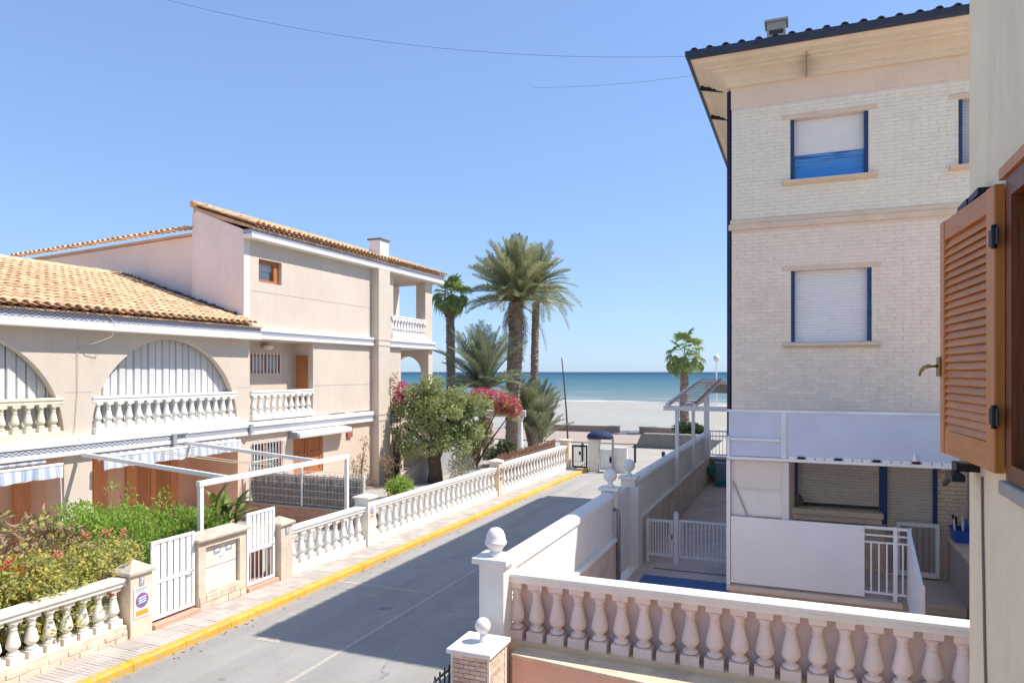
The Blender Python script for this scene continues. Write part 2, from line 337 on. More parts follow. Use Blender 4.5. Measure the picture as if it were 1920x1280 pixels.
# ---------------------------------------------------------------- ground, street, beach, sea
struct('ground', MB().quad((-400, -60, -.03), (400, -60, -.03), (400, 51.65, -.03), (-400, 51.65, -.03)), soil)
road = MB(); ys = [-12+i*1.5 for i in range(31)]
for a, b in zip(ys, ys[1:]): road.quad((KX(a), a, 0), (-3.3, a, 0), (-3.3, b, 0), (KX(b), b, 0))
def crack_asphalt():
    nt = asphalt.node_tree; L = nt.links; b = nt.nodes['Principled BSDF']; src = b.inputs['Base Color'].links[0].from_socket
    g = nt.nodes.new('ShaderNodeNewGeometry'); n = nd(nt, 'ShaderNodeTexNoise', Scale=1.3, Detail=5.0); L.new(g.outputs['Position'], n.inputs['Vector'])
    va = nt.nodes.new('ShaderNodeVectorMath'); va.operation = 'MULTIPLY_ADD'; L.new(n.outputs['Color'], va.inputs[0]); va.inputs[1].default_value = (.9, .9, 0); L.new(g.outputs['Position'], va.inputs[2])
    v = nd(nt, 'ShaderNodeTexVoronoi', feature='DISTANCE_TO_EDGE', Scale=.30); L.new(va.outputs[0], v.inputs['Vector'])
    n2 = nd(nt, 'ShaderNodeTexNoise', Scale=.35, Detail=2.0); L.new(g.outputs['Position'], n2.inputs['Vector'])
    k = nd(nt, 'ShaderNodeMath', operation='MULTIPLY'); L.new(ramp(nt, v.outputs['Distance'], .007, .002), k.inputs[0]); L.new(ramp(nt, n2.outputs[0], .47, .55), k.inputs[1])
    mp = nd(nt, 'ShaderNodeMapping', Scale=(1.6, .10, 1)); L.new(g.outputs['Position'], mp.inputs[0])
    n3 = nd(nt, 'ShaderNodeTexNoise', Scale=1.0, Detail=4.0); L.new(mp.outputs[0], n3.inputs['Vector'])
    c = mixc(nt, ramp(nt, n3.outputs[0], .45, .75), src, (.36, .335, .305))
    n4 = nd(nt, 'ShaderNodeTexNoise', Scale=1.7, Detail=2.0); L.new(g.outputs['Position'], n4.inputs['Vector'])
    c = mixc(nt, ramp(nt, n4.outputs[0], .72, .78), c, (.25, .24, .225))
    L.new(mixc(nt, k.outputs[0], c, (.31, .292, .268)), b.inputs['Base Color'])
crack_asphalt()
struct('road', road, asphalt)
struct('road_patch', MB().add([(x, y, .003) for x, y in ((-5.2, 16.1), (-3.9, 16.2), (-3.95, 19.3), (-5.15, 19.2))], [(0, 1, 2, 3)]), M('newer_asphalt_patch', (.33, .315, .295), .95, .1, 3, .6, 200))
mh = thing('manhole_cover', 'round iron manhole cover in the shaded road', 'manhole cover', (-6.1, 14.6, 0)); put('rim', MB().lathe([(.33, 0), (.33, .006), (.29, .007)], (-6.1, 14.6, 0), 24), greymetal, mh); put('lid', MB().lathe([(.285, 0), (.285, .008)], (-6.1, 14.6, 0), 24), M('iron_lid', (.16, .155, .15), .6, .2, 20), mh)
lf = MB()
for k in range(260):
    y = R.uniform(5, 31); x = KX(y)+abs(R.gauss(0, .13))+.02; a = R.random()*6.28; q = R.uniform(.012, .035)
    lf.add([(x+q*math.cos(a+t), y+q*math.sin(a+t)*R.uniform(.5, 1), .008+R.random()*.01) for t in (0, 1.6, 3.1, 4.7)], [(0, 1, 2, 3)])
tag(put('fallen_leaves', lf, M('dry_fallen_leaf', (.36, .25, .12), .9, .3, 9)), kind='stuff')
def marking(pts): struct('road_marking', MB().add([(x, y, .004) for x, y in pts], [tuple(range(len(pts)))]), paint)
marking([(-6.97, 0), (-6.89, 0), (-6.80, 24.4), (-6.88, 24.4)])
for y, dx in ((6.85, 0), (12.72, 0), (18.6, 0), (24.4, 0)): marking([(KX(y)+.02, y-.045), (-6.98, y-.045), (-6.98, y+.045), (KX(y)+.02, y+.045)])
for (x, y, w, h) in ((-8.6, 9.4, .55, .16), (-8.2, 12.1, .3, .12), (-8.9, 10.6, .45, .12), (-7.5, 26.6, .5, .2), (-7.9, 16.2, .3, .15)):
    marking([(x, y), (x+w, y+.03), (x+w*.9, y+h), (x+.1, y+h*.8)])
kerb = tag(put('kerb', MB().prism([(KX(-8)-.16, -8), (KX(-8)-.02, -8), (KX(31.2)-.02, 31.2), (KX(31.2)-.16, 31.2)], 'z', -.02, .10), concrete), kind='structure')
for i in range(38):
    y0 = -6+i*.98; y1 = y0+.972
    mb = MB(); q = .012
    prof = [(-.165, .02), (-.165, .128), (-.03, .128), (0, .1), (0, -.02)]
    vs = [(KX(y)+p[0], y, p[1]) for y in (y0, y1) for p in prof]
    mb.add(vs, [(4, 3, 2, 1, 0), (5, 6, 7, 8, 9)]+[(k, k+1, k+6, k+5) for k in range(4)]+[(4, 0, 5, 9)])
    put('kerbstone', mb, yellow, kerb)
pav = tag(put('pavement', MB().prism([(FX(-8)-.1, -8), (KX(-8)-.16, -8), (KX(31)-.16, 31), (FX(31)-.1, 31)], 'z', -.01, .105), concrete), kind='structure')
pm = MB()
for k in range(4): pm.box(-.145, .145, -.145+k*.0735, -.145+k*.0735+.068, -.02, .006)
pm.box(-.147, .147, -.147, .147, -.02, -.002)
pme = pm.mesh('paver', paver)
for i in range(96):
    y = 2.2+i*.3
    xl = FX(y)+.02; xr = KX(y)-.17; n = 3; w = (xr-xl)/n
    for k in range(n):
        o = link('paver', pme, pav, (xl+w*(k+.5), y, .118+R.uniform(-.0025, .0025))); o.scale = (w/.3, 1, 1); o.rotation_euler = (R.uniform(-.006, .006), R.uniform(-.006, .006), 0)
struct('garden_ground', MB().quad((-22, -8, .03), (FX(-8)-.05, -8, .03), (FX(42)-.05, 42, .03), (-22, 42, .03)), concrete)
struct('beach_road', MB().quad((-90, 32.6, -.008), (60, 32.6, -.008), (60, 43.4, -.008), (-90, 43.4, -.008)), concrete)
struct('promenade', MB().box(-90, 60, 43.4, 51.6, -.05, .06), promen)
b = MB()
nx, ny = 60, 26
for j in range(ny+1):
    for i in range(nx+1):
        x = -170+i*5; y = 51.7+j*2.8; e = (1-j/ny)
        b.v.append((x, y, .10*e-.55*(1-e)+.07*math.sin(x*.31+y*.2)*math.sin(y*.47+x*.11)*min(1, j/3)*min(1, (ny-j)/3)))
b.f = [(j*(nx+1)+i, j*(nx+1)+i+1, (j+1)*(nx+1)+i+1, (j+1)*(nx+1)+i) for j in range(ny) for i in range(nx)]
struct('beach_sand', b, sandm, smooth=True)
struct('sea', MB().quad((-40000, 116, -.50), (40000, 116, -.50), (40000, 50000, -.50), (-40000, 50000, -.50)), seam)
fm = MB(); rows = 3
for j, (ya, amp) in enumerate(((119.0, 1.6), (122.4, 1.2), (129, 1.0))):
    st = []
    for i in range(160):
        x = -170+i*2.1; w = (1.5+1.3*math.sin(x*.13+j)+.9*math.sin(x*.37+2*j))*(1 if j == 0 else .55)
        w = max(w, .15 if j == 0 else 0); y = ya+amp*math.sin(x*.05+j*2)+.4*math.sin(x*.23)
        st.append(((x, y, -.47+.01*j), (x, y+w, -.47+.01*j)))
    for p, q in zip(st, st[1:]):
        if j and (p[1][1]-p[0][1]) < .1: continue
        fm.quad(p[0], q[0], q[1], p[1])
tag(put('sea_foam', fm, foam), kind='stuff')

# ---------------------------------------------------------------- balusters and balustrades
def baluster_mesh(name, mat, h, w, n, lite=False):
    mb = MB()
    mb.lathe([(w*.5, 0), (w*.5, h*.16)], n=4, sq=True)
    prof = [(.38, .165), (.42, .185), (.42, .215), (.34, .235), (.24, .25), (.235, .265), (.36, .30), (.46, .345), (.475, .375), (.455, .42), (.39, .52), (.315, .62), (.255, .70), (.24, .725), (.29, .735), (.29, .75), (.24, .765), (.255, .80), (.33, .85), (.43, .895)]
    if lite: prof = prof[1::2]
    mb.lathe([(r*w, z*h) for r, z in prof], n=n)
    mb.lathe([(w*.42, h*.9), (w*.44, h)], n=4, sq=True)
    me = mb.mesh(name, mat)
    sm = [False]*len(me.polygons)
    a = 6; cnt = (len(prof)-1)*n
    for i in range(a, a+cnt): sm[i] = True
    me.polygons.foreach_set('use_smooth', sm); return me
def balustrade(label, group, p0, p1, zb, zh, n, bmat, rmat, base=None, basem=None, railw=.2, railh=.11, w=.17, seg=10, over=.02, inset=.5, lite=False):
    """straight balustrade from p0 to p1: plinth wall, turned balusters, moulded rail"""
    p0 = Vector((*p0, 0)); p1 = Vector((*p1, 0)); d = (p1-p0); L = d.length; d.normalize(); nrm = Vector((d.y, -d.x, 0))
    t = thing('balustrade', label, 'balustrade', (p0.x, p0.y, base if base is not None else zb), group)
    if base is not None:
        put('plinth', MB().bar(p0+Vector((0, 0, (base+zb)/2)), p1+Vector((0, 0, (base+zb)/2)), railw+.02, zb-base), basem or rmat, t, bevel=.008)
    me = baluster_mesh('baluster', bmat, zh-zb, w, seg, lite)
    for i in range(n):
        p = p0+d*(L*(i+inset)/(n-1+2*inset))
        o = link('baluster', me, t, (p.x, p.y, zb)); o.rotation_euler.z = math.atan2(d.y, d.x)
    a = p0-d*over; c = p1+d*over
    r = MB().bar(a+Vector((0, 0, zh+railh*.3)), c+Vector((0, 0, zh+railh*.3)), railw*.82, railh*.6)
    r.bar(a+Vector((0, 0, zh+railh*.78)), c+Vector((0, 0, zh+railh*.78)), railw, railh*.44)
    put('rail', r, rmat, t, bevel=.01)
    return t

# ---------------------------------------------------------------- roof tiles
def tile_mesh(name, mat, r=.105, ln=.42, n=6, th=.016):
    mb = MB(); vs = []
    for j, (y, rr) in enumerate(((0, r), (ln, r*.84))):
        for k in range(n+1):
            a = math.pi*k/n; vs.append((rr*math.cos(a), y, rr*math.sin(a)*.85))
    for k in range(n+1):
        a = math.pi*k/n; vs.append(((r-th)*math.cos(a), 0, (r-th)*math.sin(a)*.85))
    for k in range(n+1):
        a = math.pi*k/n; vs.append(((r-th)*math.cos(a), ln*.5, (r-th)*math.sin(a)*.8))
    m = n+1
    fs = [(k, k+1, m+k+1, m+k) for k in range(n)]+[(2*m+k+1, 2*m+k, k, k+1)[::-1] for k in range(n)]+[(2*m+k+1, 2*m+k, 3*m+k, 3*m+k+1) for k in range(n)]
    mb.add(vs, fs); me = mb.mesh(name, mat)
    me.polygons.foreach_set('use_smooth', [True]*n+[False]*n+[True]*n); return me, vs, fs
TILE, TV, TF = tile_mesh('roof_tile', tile)
def lay_tiles(parent, origin, along, up, ncol, nrow, pc, pr, keep, me=TILE, v=TV, f=TF, mat=tile, skip=None, name='roof_tile', jit=.012):
    """origin = lower corner of the eave; along = eave direction; up = slope direction. nearest `keep` tiles are parts"""
    along = Vector(along).normalized(); up = Vector(up).normalized(); nrm = along.cross(up).normalized()
    if nrm.z < 0: nrm = -nrm
    rot = Matrix((along, up, nrm)).transposed()
    items = []
    for c in range(ncol):
        for r in range(nrow):
            p = Vector(origin)+along*(pc*(c+.5))+up*(pr*r)
            if skip and skip(p): continue
            tilt = Matrix.Rotation(-.055+R.uniform(-.012, .012), 3, 'X')@Matrix.Rotation(R.uniform(-jit, jit)*2, 3, 'Z')
            p = p+nrm*(.045+R.uniform(-.005, .005))+along*R.uniform(-jit, jit)+up*R.uniform(-jit, jit)
            dv = p-Vector((0, 0, 4.5)); fw = -dv.x*math.sin(rad(YAW))+dv.y*math.cos(rad(YAW)); rt = dv.x*math.cos(rad(YAW))+dv.y*math.sin(rad(YAW))
            out = 0 if abs(rt/fw) < .74 else 1000
            items.append((dv.length+out, p, rot@tilt))
    items.sort(key=lambda q: q[0])
    for d, p, m in items[:keep]:
        o = link(name, me, parent, p); o.rotation_euler = m.to_euler()
    if len(items) > keep:
        mb = MB()
        for d, p, m in items[keep:]: mb.add([m@Vector(q)+p for q in v], f)
        tag(put(name, mb, mat, parent), kind='stuff')
def channel_roof(parent, a, along, up, W_, Ls, pc, mat, name='roof_base', th=.1):
    """concave under-tiles as one wavy sheet"""
    along = Vector(along).normalized(); up = Vector(up).normalized(); n = along.cross(up).normalized()
    if n.z < 0: n = -n
    mb = MB(); k = int(W_/pc)*4
    for i in range(k+1):
        s = W_*i/k; h = .03*math.cos(2*math.pi*s/pc)
        for t in (0, Ls): mb.v.append(tuple(Vector(a)+along*s+up*t+n*h))
    mb.f = [(2*i, 2*i+2, 2*i+3, 2*i+1) for i in range(k)]
    put(name, mb, mat, parent, smooth=True)

# ---------------------------------------------------------------- left row: arcade house
FXH = -15.8
ah = thing('arcade_house', 'low cream house with two big arches and orange tiled roof at left', 'house', (FXH, 9, 0))
poly = [(.6, 2.99)]
ARCH = (3.46, 8.88, 14.30)
for c in ARCH:
    poly += [(c-2.37*math.cos(math.pi*k/36), 2.99+2.38*math.sin(math.pi*k/36)) for k in range(37)]
poly += [(17.2, 2.99), (17.2, 5.62), (.6, 5.62)]
put('upper_wall', MB().prism(poly, 'x', -15.99, FXH), stucco, ah)
jn = MB()
for y0, y1, z in ((11.26, 11.92, 4.02), (16.68, 17.2, 4.02)): jn.box(-15.81, -15.798, y0, y1, z-.006, z+.006)
jn.box(-15.81, -15.798, 11.58, 11.592, 4.03, 5.45)
put('render_joint', jn, greymetal, ah)
for y0, y1 in ((.6, 1.0), (5.83, 6.5), (11.25, 11.95)): put('loggia_pillar', MB().box(-16.4, FXH, y0, y1, 0, 2.56), stucco, ah)
mb = MB(); mb.box(-17.85, -17.6, .6, 16.9, 0, 2.56); mb.box(-17.6, -15.8, 16.7, 16.9, 0, 2.56)
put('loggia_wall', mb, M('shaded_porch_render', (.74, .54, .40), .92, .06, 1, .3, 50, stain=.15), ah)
put('loggia_ceiling', MB().box(-17.85, -15.84, .6, 17.2, 2.57, 2.98), stucco_side, ah)
put('loggia_floor', MB().box(-17.85, -15.6, .6, 16.9, .035, .12), terracotta, ah)
for y0, y1, z0 in ((11.22, 11.62, .12), (13.30, 13.72, .12), (14.30, 14.62, .12), (14.62, 15.1, .12), (15.26, 15.80, .12), (15.1, 15.26, .12), (15.8, 16.08, .12), (8.2, 9.3, .12), (5.9, 6.8, .12)):
    dr = put('porch_shutter', MB().box(-17.59, -17.53 if y1-y0 < .45 else -17.56, y0+.005, y1-.005, z0, 2.3), M('pale_porch_wood', (.70, .36, .19), .6, .12, 3, .1, 90, grain=((.58, .28, .13), (30, 30, 2))), ah)
    if y1-y0 > .45:
        lo = MB()
        for k in range(36): lo.bar((-17.55, y0+.06, .3+k*.053), (-17.55, y1-.06, .3+k*.053), .03, .02)
        put('louvre', lo, MATS['pale_porch_wood'], dr)
def band(par, y0, y1, zs, xs):
    (za, zb, zc, zd) = zs; (xa, xb, xc) = xs
    put('band_moulding', MB().box(FXH-.02, xa, y0, y1, za, zb), white, par, bevel=.012)
    put('tile_frieze', MB().box(FXH-.02, xb, y0, y1, zb, zc), frieze, par)
    if zd: put('band_moulding', MB().box(FXH-.02, xc, y0, y1, zc, zd), white, par, bevel=.012)
band(ah, .6, 16.9, (2.56, 2.665, 2.80, 2.99), (-15.66, -15.675, -15.65))
band(ah, .6, 17.30, (5.49, 5.665, 5.845, 0), (-15.42, -15.455, 0))
put('eave_board', MB().box(-15.8, -15.38, .6, 17.32, 5.847, 5.885), tile_base, ah)
# slatted curtain shutters behind the arches, every slat its own piece
sl = MB().prism([(0, -.103), (.03, -.085), (.03, .085), (0, .103), (-.015, .103), (-.015, -.103)], 'z', 3.0, 5.42)
slm = sl.mesh('slat', M('white_folding_slat', (.66, .65, .63), .6, .04, 3, .03, 40, obj=.06, streak=.05))
for c in ARCH[1:]:
    fs = put('folding_shutter', MB().box(-16.16, -16.14, c-2.6, c+2.6, 3.0, 5.42), M('dark_slat_gap', (.13, .13, .135), .9), ah)
    for k in range(23):
        link('slat', slm, fs, (-16.075+.012*(k % 2), c-2.46+k*.2235, 0))
for c, bm in ((8.88, creamyellow), (14.30, white), (3.46, creamyellow)):
    put('parapet_plinth', MB().box(-16.0, -15.69, c-2.33, c+2.33, 2.992, 3.14), bm, ah, bevel=.01)
# roof
sl_ = Vector((-5.55, 0, 1.72)); up = sl_.normalized()
put('roof_deck', MB().prism([(-15.42, 5.887), (-20.95, 7.60), (-20.95, 7.45), (-15.8, 5.85)], 'y', .6, 16.93), tile_base, ah)
put('rear_roof_slope', MB().prism([(-20.95, 7.60), (-26.5, 5.9), (-26.5, 5.75), (-20.95, 7.45)], 'y', .6, 16.93), tile, ah)
put('rear_wall', MB().box(-26, -25.7, .6, 16.9, 0, 5.8), stucco_side, ah)
channel_roof(ah, (-15.36, .7, 5.925), (0, 1, 0), up, 16.2, 5.85, .236, tile_base)
lay_tiles(ah, (-15.30, .7, 5.92), (0, 1, 0), up, 69, 16, .236, .362, 262, skip=lambda p: p.y > 16.86 and p.x < -15.72)
rg = MB(); rv = []
for k in range(38):
    y0 = .8+k*.43; rg.tube([(-20.95, y0, 7.70+R.uniform(-.01, .01)), (-20.95, y0+.45, 7.69)], [.125, .11], 10)
put('ridge_tile', rg, tile, ah, smooth=True)
fl = MB()
for k in range(30):                                           # mortar flashing against the taller side wall
    x = -15.9-k*.17; z = 5.93+(-15.36-x)*.31
    fl.box(x-.17, x, 16.80+R.uniform(-.03, .02), 16.94, z+.02, z+.15+R.uniform(0, .05))
put('flashing', fl, M('sooty_mortar', (.13, .095, .085), 1, .4, 9, .9, 30), ah)
for c, lab in ((8.88, 'yellowed balustrade in the left arch, cut by the photo edge'), (14.30, 'white balustrade across the big full arch with pale slatted shutter')):
    balustrade(lab, 'balustrades of the arcade house', (-15.87, c-2.30), (-15.87, c+2.30), 3.14, 3.76, 16, creamyellow if c < 10 else white, creamyellow if c < 10 else white, railw=.2, railh=.15, w=.2, seg=8, over=.05)
# hanging cable on the front
tag(put('loose_cable', MB().tube([(-15.44, 12.0, 5.9), (-15.4, 12.25, 5.7), (-15.45, 12.2, 5.35), (-15.6, 11.85, 5.18), (-15.78, 11.6, 5.12), (-15.77, 11.55, 4.9), (-15.77, 11.56, 4.0), (-15.77, 11.5, 3.2), (-15.62, 11.5, 2.9)], .008, 5), M('pale_cable', (.62, .54, .46), .6)), 'pale loose cable dangling from tiled eave between the two arches', 'cable')
# ---------------------------------------------------------------- left row: tall house
th = thing('tall_house', 'three storey cream house with small wooden window and corner loggias', 'house', (FXH, 23, 0))
put('top_wall', MB().grid('x', -16.1, FXH, 17.2, 25.3, 5.62, 8.60, [(17.59, 18.65, 7.33, 8.06)]), stucco, th)
put('middle_wall', MB().grid('x', -16.1, FXH, 20.26, 26.1, 2.99, 5.62), stucco, th)
put('ground_wall', MB().grid('x', -16.1, FXH, 16.9, 26.1, 0, 2.56, [(17.31, 18.7, 1.2, 2.30), (19.22, 20.83, .98, 2.36)]), M('peach_stucco', (.72, .57, .455), .92, .06, .8, .5, 45, stain=.10, streak=.08), th)
jn = MB()
for y0, y1, z in ((17.25, 25.3, 7.02), (20.3, 26.05, 4.02), (16.95, 17.25, 4.02), (22.1, 22.11, 1.2)): jn.box(-15.81, -15.797, y0, y1, z-.007, z+.007)
put('render_joint', jn, greymetal, th)
put('side_wall', MB().prism([(-15.8, 5.62), (-15.8, 8.84), (-17.75, 9.60), (-17.75, 5.62)], 'y', 16.95, 17.2), stucco_side, th)
put('side_wall_rear', MB().prism([(-17.76, 5.0), (-17.76, 8.90), (-26.3, 8.52), (-26.3, 5.0)], 'y', 17.3, 17.5), stucco_side, th)
put('step_wall', MB().box(-17.95, -17.76, 17.0, 29.2, 5.62, 9.56), stucco_side, th)
put('rear_wall', MB().box(-26.3, -26.1, 17.5, 28.9, 0, 8.5), stucco_side, th)
put('recess_back_wall', MB().grid('x', -16.9, -16.62, 17.2, 20.26, 2.99, 5.5, [(18.13, 19.59, 4.46, 5.08)]), stucco, th)
put('recess_side_wall', MB().grid('y', 20.3, 20.26, -16.62, -16.1, 2.99, 5.5), stucco, th)
put('recess_ceiling', MB().box(-16.9, -15.8, 17.2, 20.26, 5.5, 5.6), stucco, th)
put('recess_floor', MB().box(-16.9, -15.8, 16.9, 20.26, 2.57, 2.985), stucco, th)
put('parapet_plinth', MB().box(-16.0, -15.69, 17.24, 20.24, 2.992, 3.14), white, th, bevel=.01)
d = put('recess_door', MB().box(-16.50, -16.02, 20.19, 20.258, 3.0, 5.08), wood, th)
put('door_panel', MB().box(-16.43, -16.09, 20.17, 20.189, 4.15, 4.98).box(-16.43, -16.09, 20.17, 20.189, 3.15, 4.05), wood, d)
w = put('barred_window', MB().box(-16.75, -16.70, 18.13, 19.59, 4.46, 5.08), M('window_blind', (.42, .44, .45), .5), th)
put('frame', MB().grid('x', -16.70, -16.63, 18.13, 19.59, 4.46, 5.08, [(18.22, 18.82, 4.53, 5.01), (18.9, 19.5, 4.53, 5.01)]), wood, w)
bb = MB()
for k in range(9): bb.box(-16.60, -16.575, 18.18+k*.165, 18.215+k*.165, 4.42, 5.12)
put('bar', bb, whitemetal, w)
lp = MB(); lp.lathe([(.04, 0), (.17, -.02), (.19, -.09), (.10, -.16)], (-16.42, 18.72, 5.40), 12)
lpo = thing('wall_lamp', 'small dome lamp on the wall above barred balcony window', 'lamp', (-16.42, 18.72, 5.2)); put('shade', lp, creamwhite, lpo, smooth=True); put('arm', MB().tube([(-16.62, 18.72, 5.40), (-16.42, 18.72, 5.42)], .018, 6), greymetal, lpo)
band(th, 16.9, 26.1, (2.56, 2.665, 2.80, 2.95), (-15.66, -15.675, -15.65))
band(th, 17.31, 28.9, (5.53, 5.63, 5.755, 5.85), (-15.64, -15.655, -15.63))
band(th, 16.93, 29.4, (8.585, 8.70, 8.845, 0), (-15.46, -15.485, 0))
put('eave_soffit', MB().box(-17.75, -15.8, 16.96, 29.3, 8.60, 8.70), stucco, th)
# chimney breast
cb = MB().box(-15.9, -15.47, 23.9, 24.72, 0, 8.584)
put('chimney_breast', cb, stucco, th)
for z0, z1 in ((2.565, 2.66), (2.80, 2.945), (5.535, 5.625), (5.757, 5.845)): put('band_moulding', MB().box(-15.9, -15.45, 23.87, 24.75, z0, z1), stucco, th)
ch = put('chimney', MB().box(-16.0, -15.47, 24.0, 24.62, 8.85, 9.74), white, th, bevel=.01)
put('chimney_cap', MB().box(-16.05, -15.42, 23.95, 24.67, 9.741, 9.80), M('dark_cap', (.2, .17, .16), .9), ch)
# wooden window
w = put('small_window', MB().box(-16.06, -16.04, 17.59, 18.65, 7.33, 8.06), glass, th)
put('frame', MB().grid('x', -16.04, -15.93, 17.59, 18.65, 7.33, 8.06, [(17.70, 18.42, 7.43, 7.96)]), wood, w)
put('blind', MB().box(-16.038, -16.03, 17.70, 18.42, 7.72, 7.96), M('grey_blind', (.5, .54, .58), .5), w)
# ground window with white grille, brown shutters, awning box
w = put('grille_window', MB().box(-16.0, -15.98, 17.31, 18.7, 1.2, 2.30), glass, th)
put('frame', MB().grid('x', -15.98, -15.90, 17.31, 18.7, 1.2, 2.30, [(17.40, 17.96, 1.3, 2.2), (18.05, 18.6, 1.3, 2.2)]), wood, w)
gr = MB()
for k in range(11): gr.box(-15.735, -15.715, 17.30+k*.139, 17.32+k*.139, 1.1, 2.36)
for z in (1.2, 1.72, 2.28): gr.box(-15.734, -15.716, 17.26, 18.75, z-.012, z+.012)
put('grille', gr, whitemetal, w)
w = put('brown_shutter', MB().box(-15.98, -15.88, 19.22, 20.83, .98, 2.36), wood, th)
for y0 in (19.25, 20.04):
    put('shutter_leaf', MB().grid('x', -15.879, -15.85, y0, y0+.76, 1.0, 2.34, [(y0+.1, y0+.66, 1.1, 1.62), (y0+.1, y0+.66, 1.72, 2.24)]), wood, w)
ab = thing('awning_box', 'white awning cassette above brown shuttered ground window', 'awning', (-15.7, 20.5, 2.4))
put('cassette', MB().prism([(-15.79, 2.38), (-15.35, 2.30), (-15.33, 2.36), (-15.33, 2.46), (-15.79, 2.545)], 'y', 19.0, 21.9), whitemetal, ab, bevel=.01)
for y in (18.96, 21.903): put('end_bracket', MB().box(-15.79, -15.42, y, y+.037, 2.28, 2.5), greymetal, ab)
tag(put('meter_box', MB().box(-15.795, -15.72, 22.2, 22.5, 2.05, 2.42), M('red_brown_box', (.38, .13, .10), .7)), 'small red brown box on house wall under the band', 'meter box')
# far loggias
put('loggia_end_wall', MB().box(-19, -15.8, 25.302, 25.5, 5.62, 8.6), stucco, th)
put('loggia_floor', MB().box(-17.75, -15.66, 26.1, 28.9, 5.56, 5.62), stucco, th)
put('loggia_ceiling', MB().box(-17.7, -15.8, 25.5, 29.2, 8.55, 8.598), stucco, th)
put('corner_pier', MB().box(-16.28, -15.8, 28.22, 28.85, 5.86, 8.55), stucco, th)
put('corner_pier', MB().box(-16.2, -15.8, 28.5, 28.9, 0, 5.53), stucco, th)
put('far_pier', MB().box(-19, -18.5, 25.5, 25.9, 0, 5.53), stucco, th)
arc = [(-18.2, 0), (-17.75, 0), (-17.75, 4.45)]+[(-16.98-.77*math.cos(math.pi*k/16), 4.45+.77*math.sin(math.pi*k/16)) for k in range(1, 16)]+[(-16.21, 4.45), (-16.21, 5.53), (-18.2, 5.53)]
put('end_arch_wall', MB().prism(arc, 'y', 28.55, 28.85), stucco, th)
put('porch_wall', MB().box(-18.3, -15.8, 26.1, 26.3, 0, 2.56), stucco, th)
put('porch_slab', MB().box(-18.3, -15.7, 26.3, 28.9, 2.56, 2.98), white, th)
put('loggia_parapet', MB().box(-15.98, -15.68, 25.32, 28.2, 5.852, 6.05), white, th, bevel=.01)
balustrade('white balustrade of the top corner loggia facing the sea', 'balustrades of the tall house', (-15.83, 25.35), (-15.83, 28.2), 6.05, 6.70, 12, white, white, railw=.2, railh=.14, w=.19, seg=8)
balustrade('white balustrade of recessed balcony beside the brown door', 'balustrades of the tall house', (-15.86, 17.26), (-15.86, 20.22), 3.14, 3.76, 10, white, white, railw=.2, railh=.15, w=.2, seg=8)
ru = Vector((-2.38, 0, .79)).normalized()
put('roof_deck', MB().prism([(-15.44, 8.847), (-15.44, 8.93), (-17.85, 9.73), (-17.85, 9.55)], 'y', 16.96, 29.4), tile_base, th)
channel_roof(th, (-15.38, 17.0, 8.955), (0, 1, 0), ru, 12.4, 2.5, .236, tile_base)
lay_tiles(th, (-15.34, 16.93, 8.96), (0, 1, 0), ru, 53, 7, .236, .362, 255)
put('rear_roof', MB().prism([(-17.76, 8.92), (-26.4, 8.53), (-26.4, 8.62), (-17.76, 9.0)], 'y', 17.25, 29.2), M('peach_roof_edge', (.62, .42, .30), .9), th)
lay_tiles(th, (-17.9, 17.18, 9.02), (-1, 0, -.0445), (0, 1, 0), 35, 1, .243, .36, 40)
rg = MB()
for k in range(29): rg.tube([(-17.82, 16.9+k*.43, 9.80), (-17.82, 17.35+k*.43, 9.79)], [.125, .11], 10)
put('ridge_tile', rg, tile, th, smooth=True)
# striped awnings rolled up under the band
def awning(label, x, y0, y1, zt, drop, n=26):
    t = thing('striped_awning', label, 'awning', (x, (y0+y1)/2, zt), 'striped awnings under the arcade')
    put('front_bar', MB().tube([(x, y0, zt), (x, y1, zt)], .035, 8), whitemetal, t)
    put('fabric_roll', MB().tube([(-15.74, y0, 2.49), (-15.74, y1, 2.49)], .05, 10), stripes, t)
    v = MB()
    for i in range(n+1):
        y = y0+(y1-y0)*i/n; sc = .035*abs(math.sin(i*math.pi/2.6)); sw = .03*math.sin(i*1.1)
        v.v += [(x+.02, y, zt-.02), (x+.03+sw, y, zt-drop*.6), (x+.03+sw*1.6, y, zt-drop+sc)]
    v.f = [q for i in range(n) for q in ((3*i, 3*i+3, 3*i+4, 3*i+1), (3*i+1, 3*i+4, 3*i+5, 3*i+2))]
    put('valance', v, stripes, t, smooth=True)
    for y in (y0+.05, y1-.05): put('arm', MB().tube([(-15.75, y, 2.35), (x, y, zt)], .018, 6), whitemetal, t)
awning('blue and white striped awning at far left beside the pillar', -15.15, 6.6, 10.75, 2.46, .30)
awning('blue and white striped awning behind white pergola beams', -15.52, 12.02, 16.5, 2.46, .32)
tag(put('awning_crank', MB().tube([(-15.3, 10.8, 2.45), (-15.25, 10.82, 1.1), (-15.25, 10.82, .9)], .012, 6), whitemetal), 'thin white crank rod hanging beside the left pillar', 'crank')
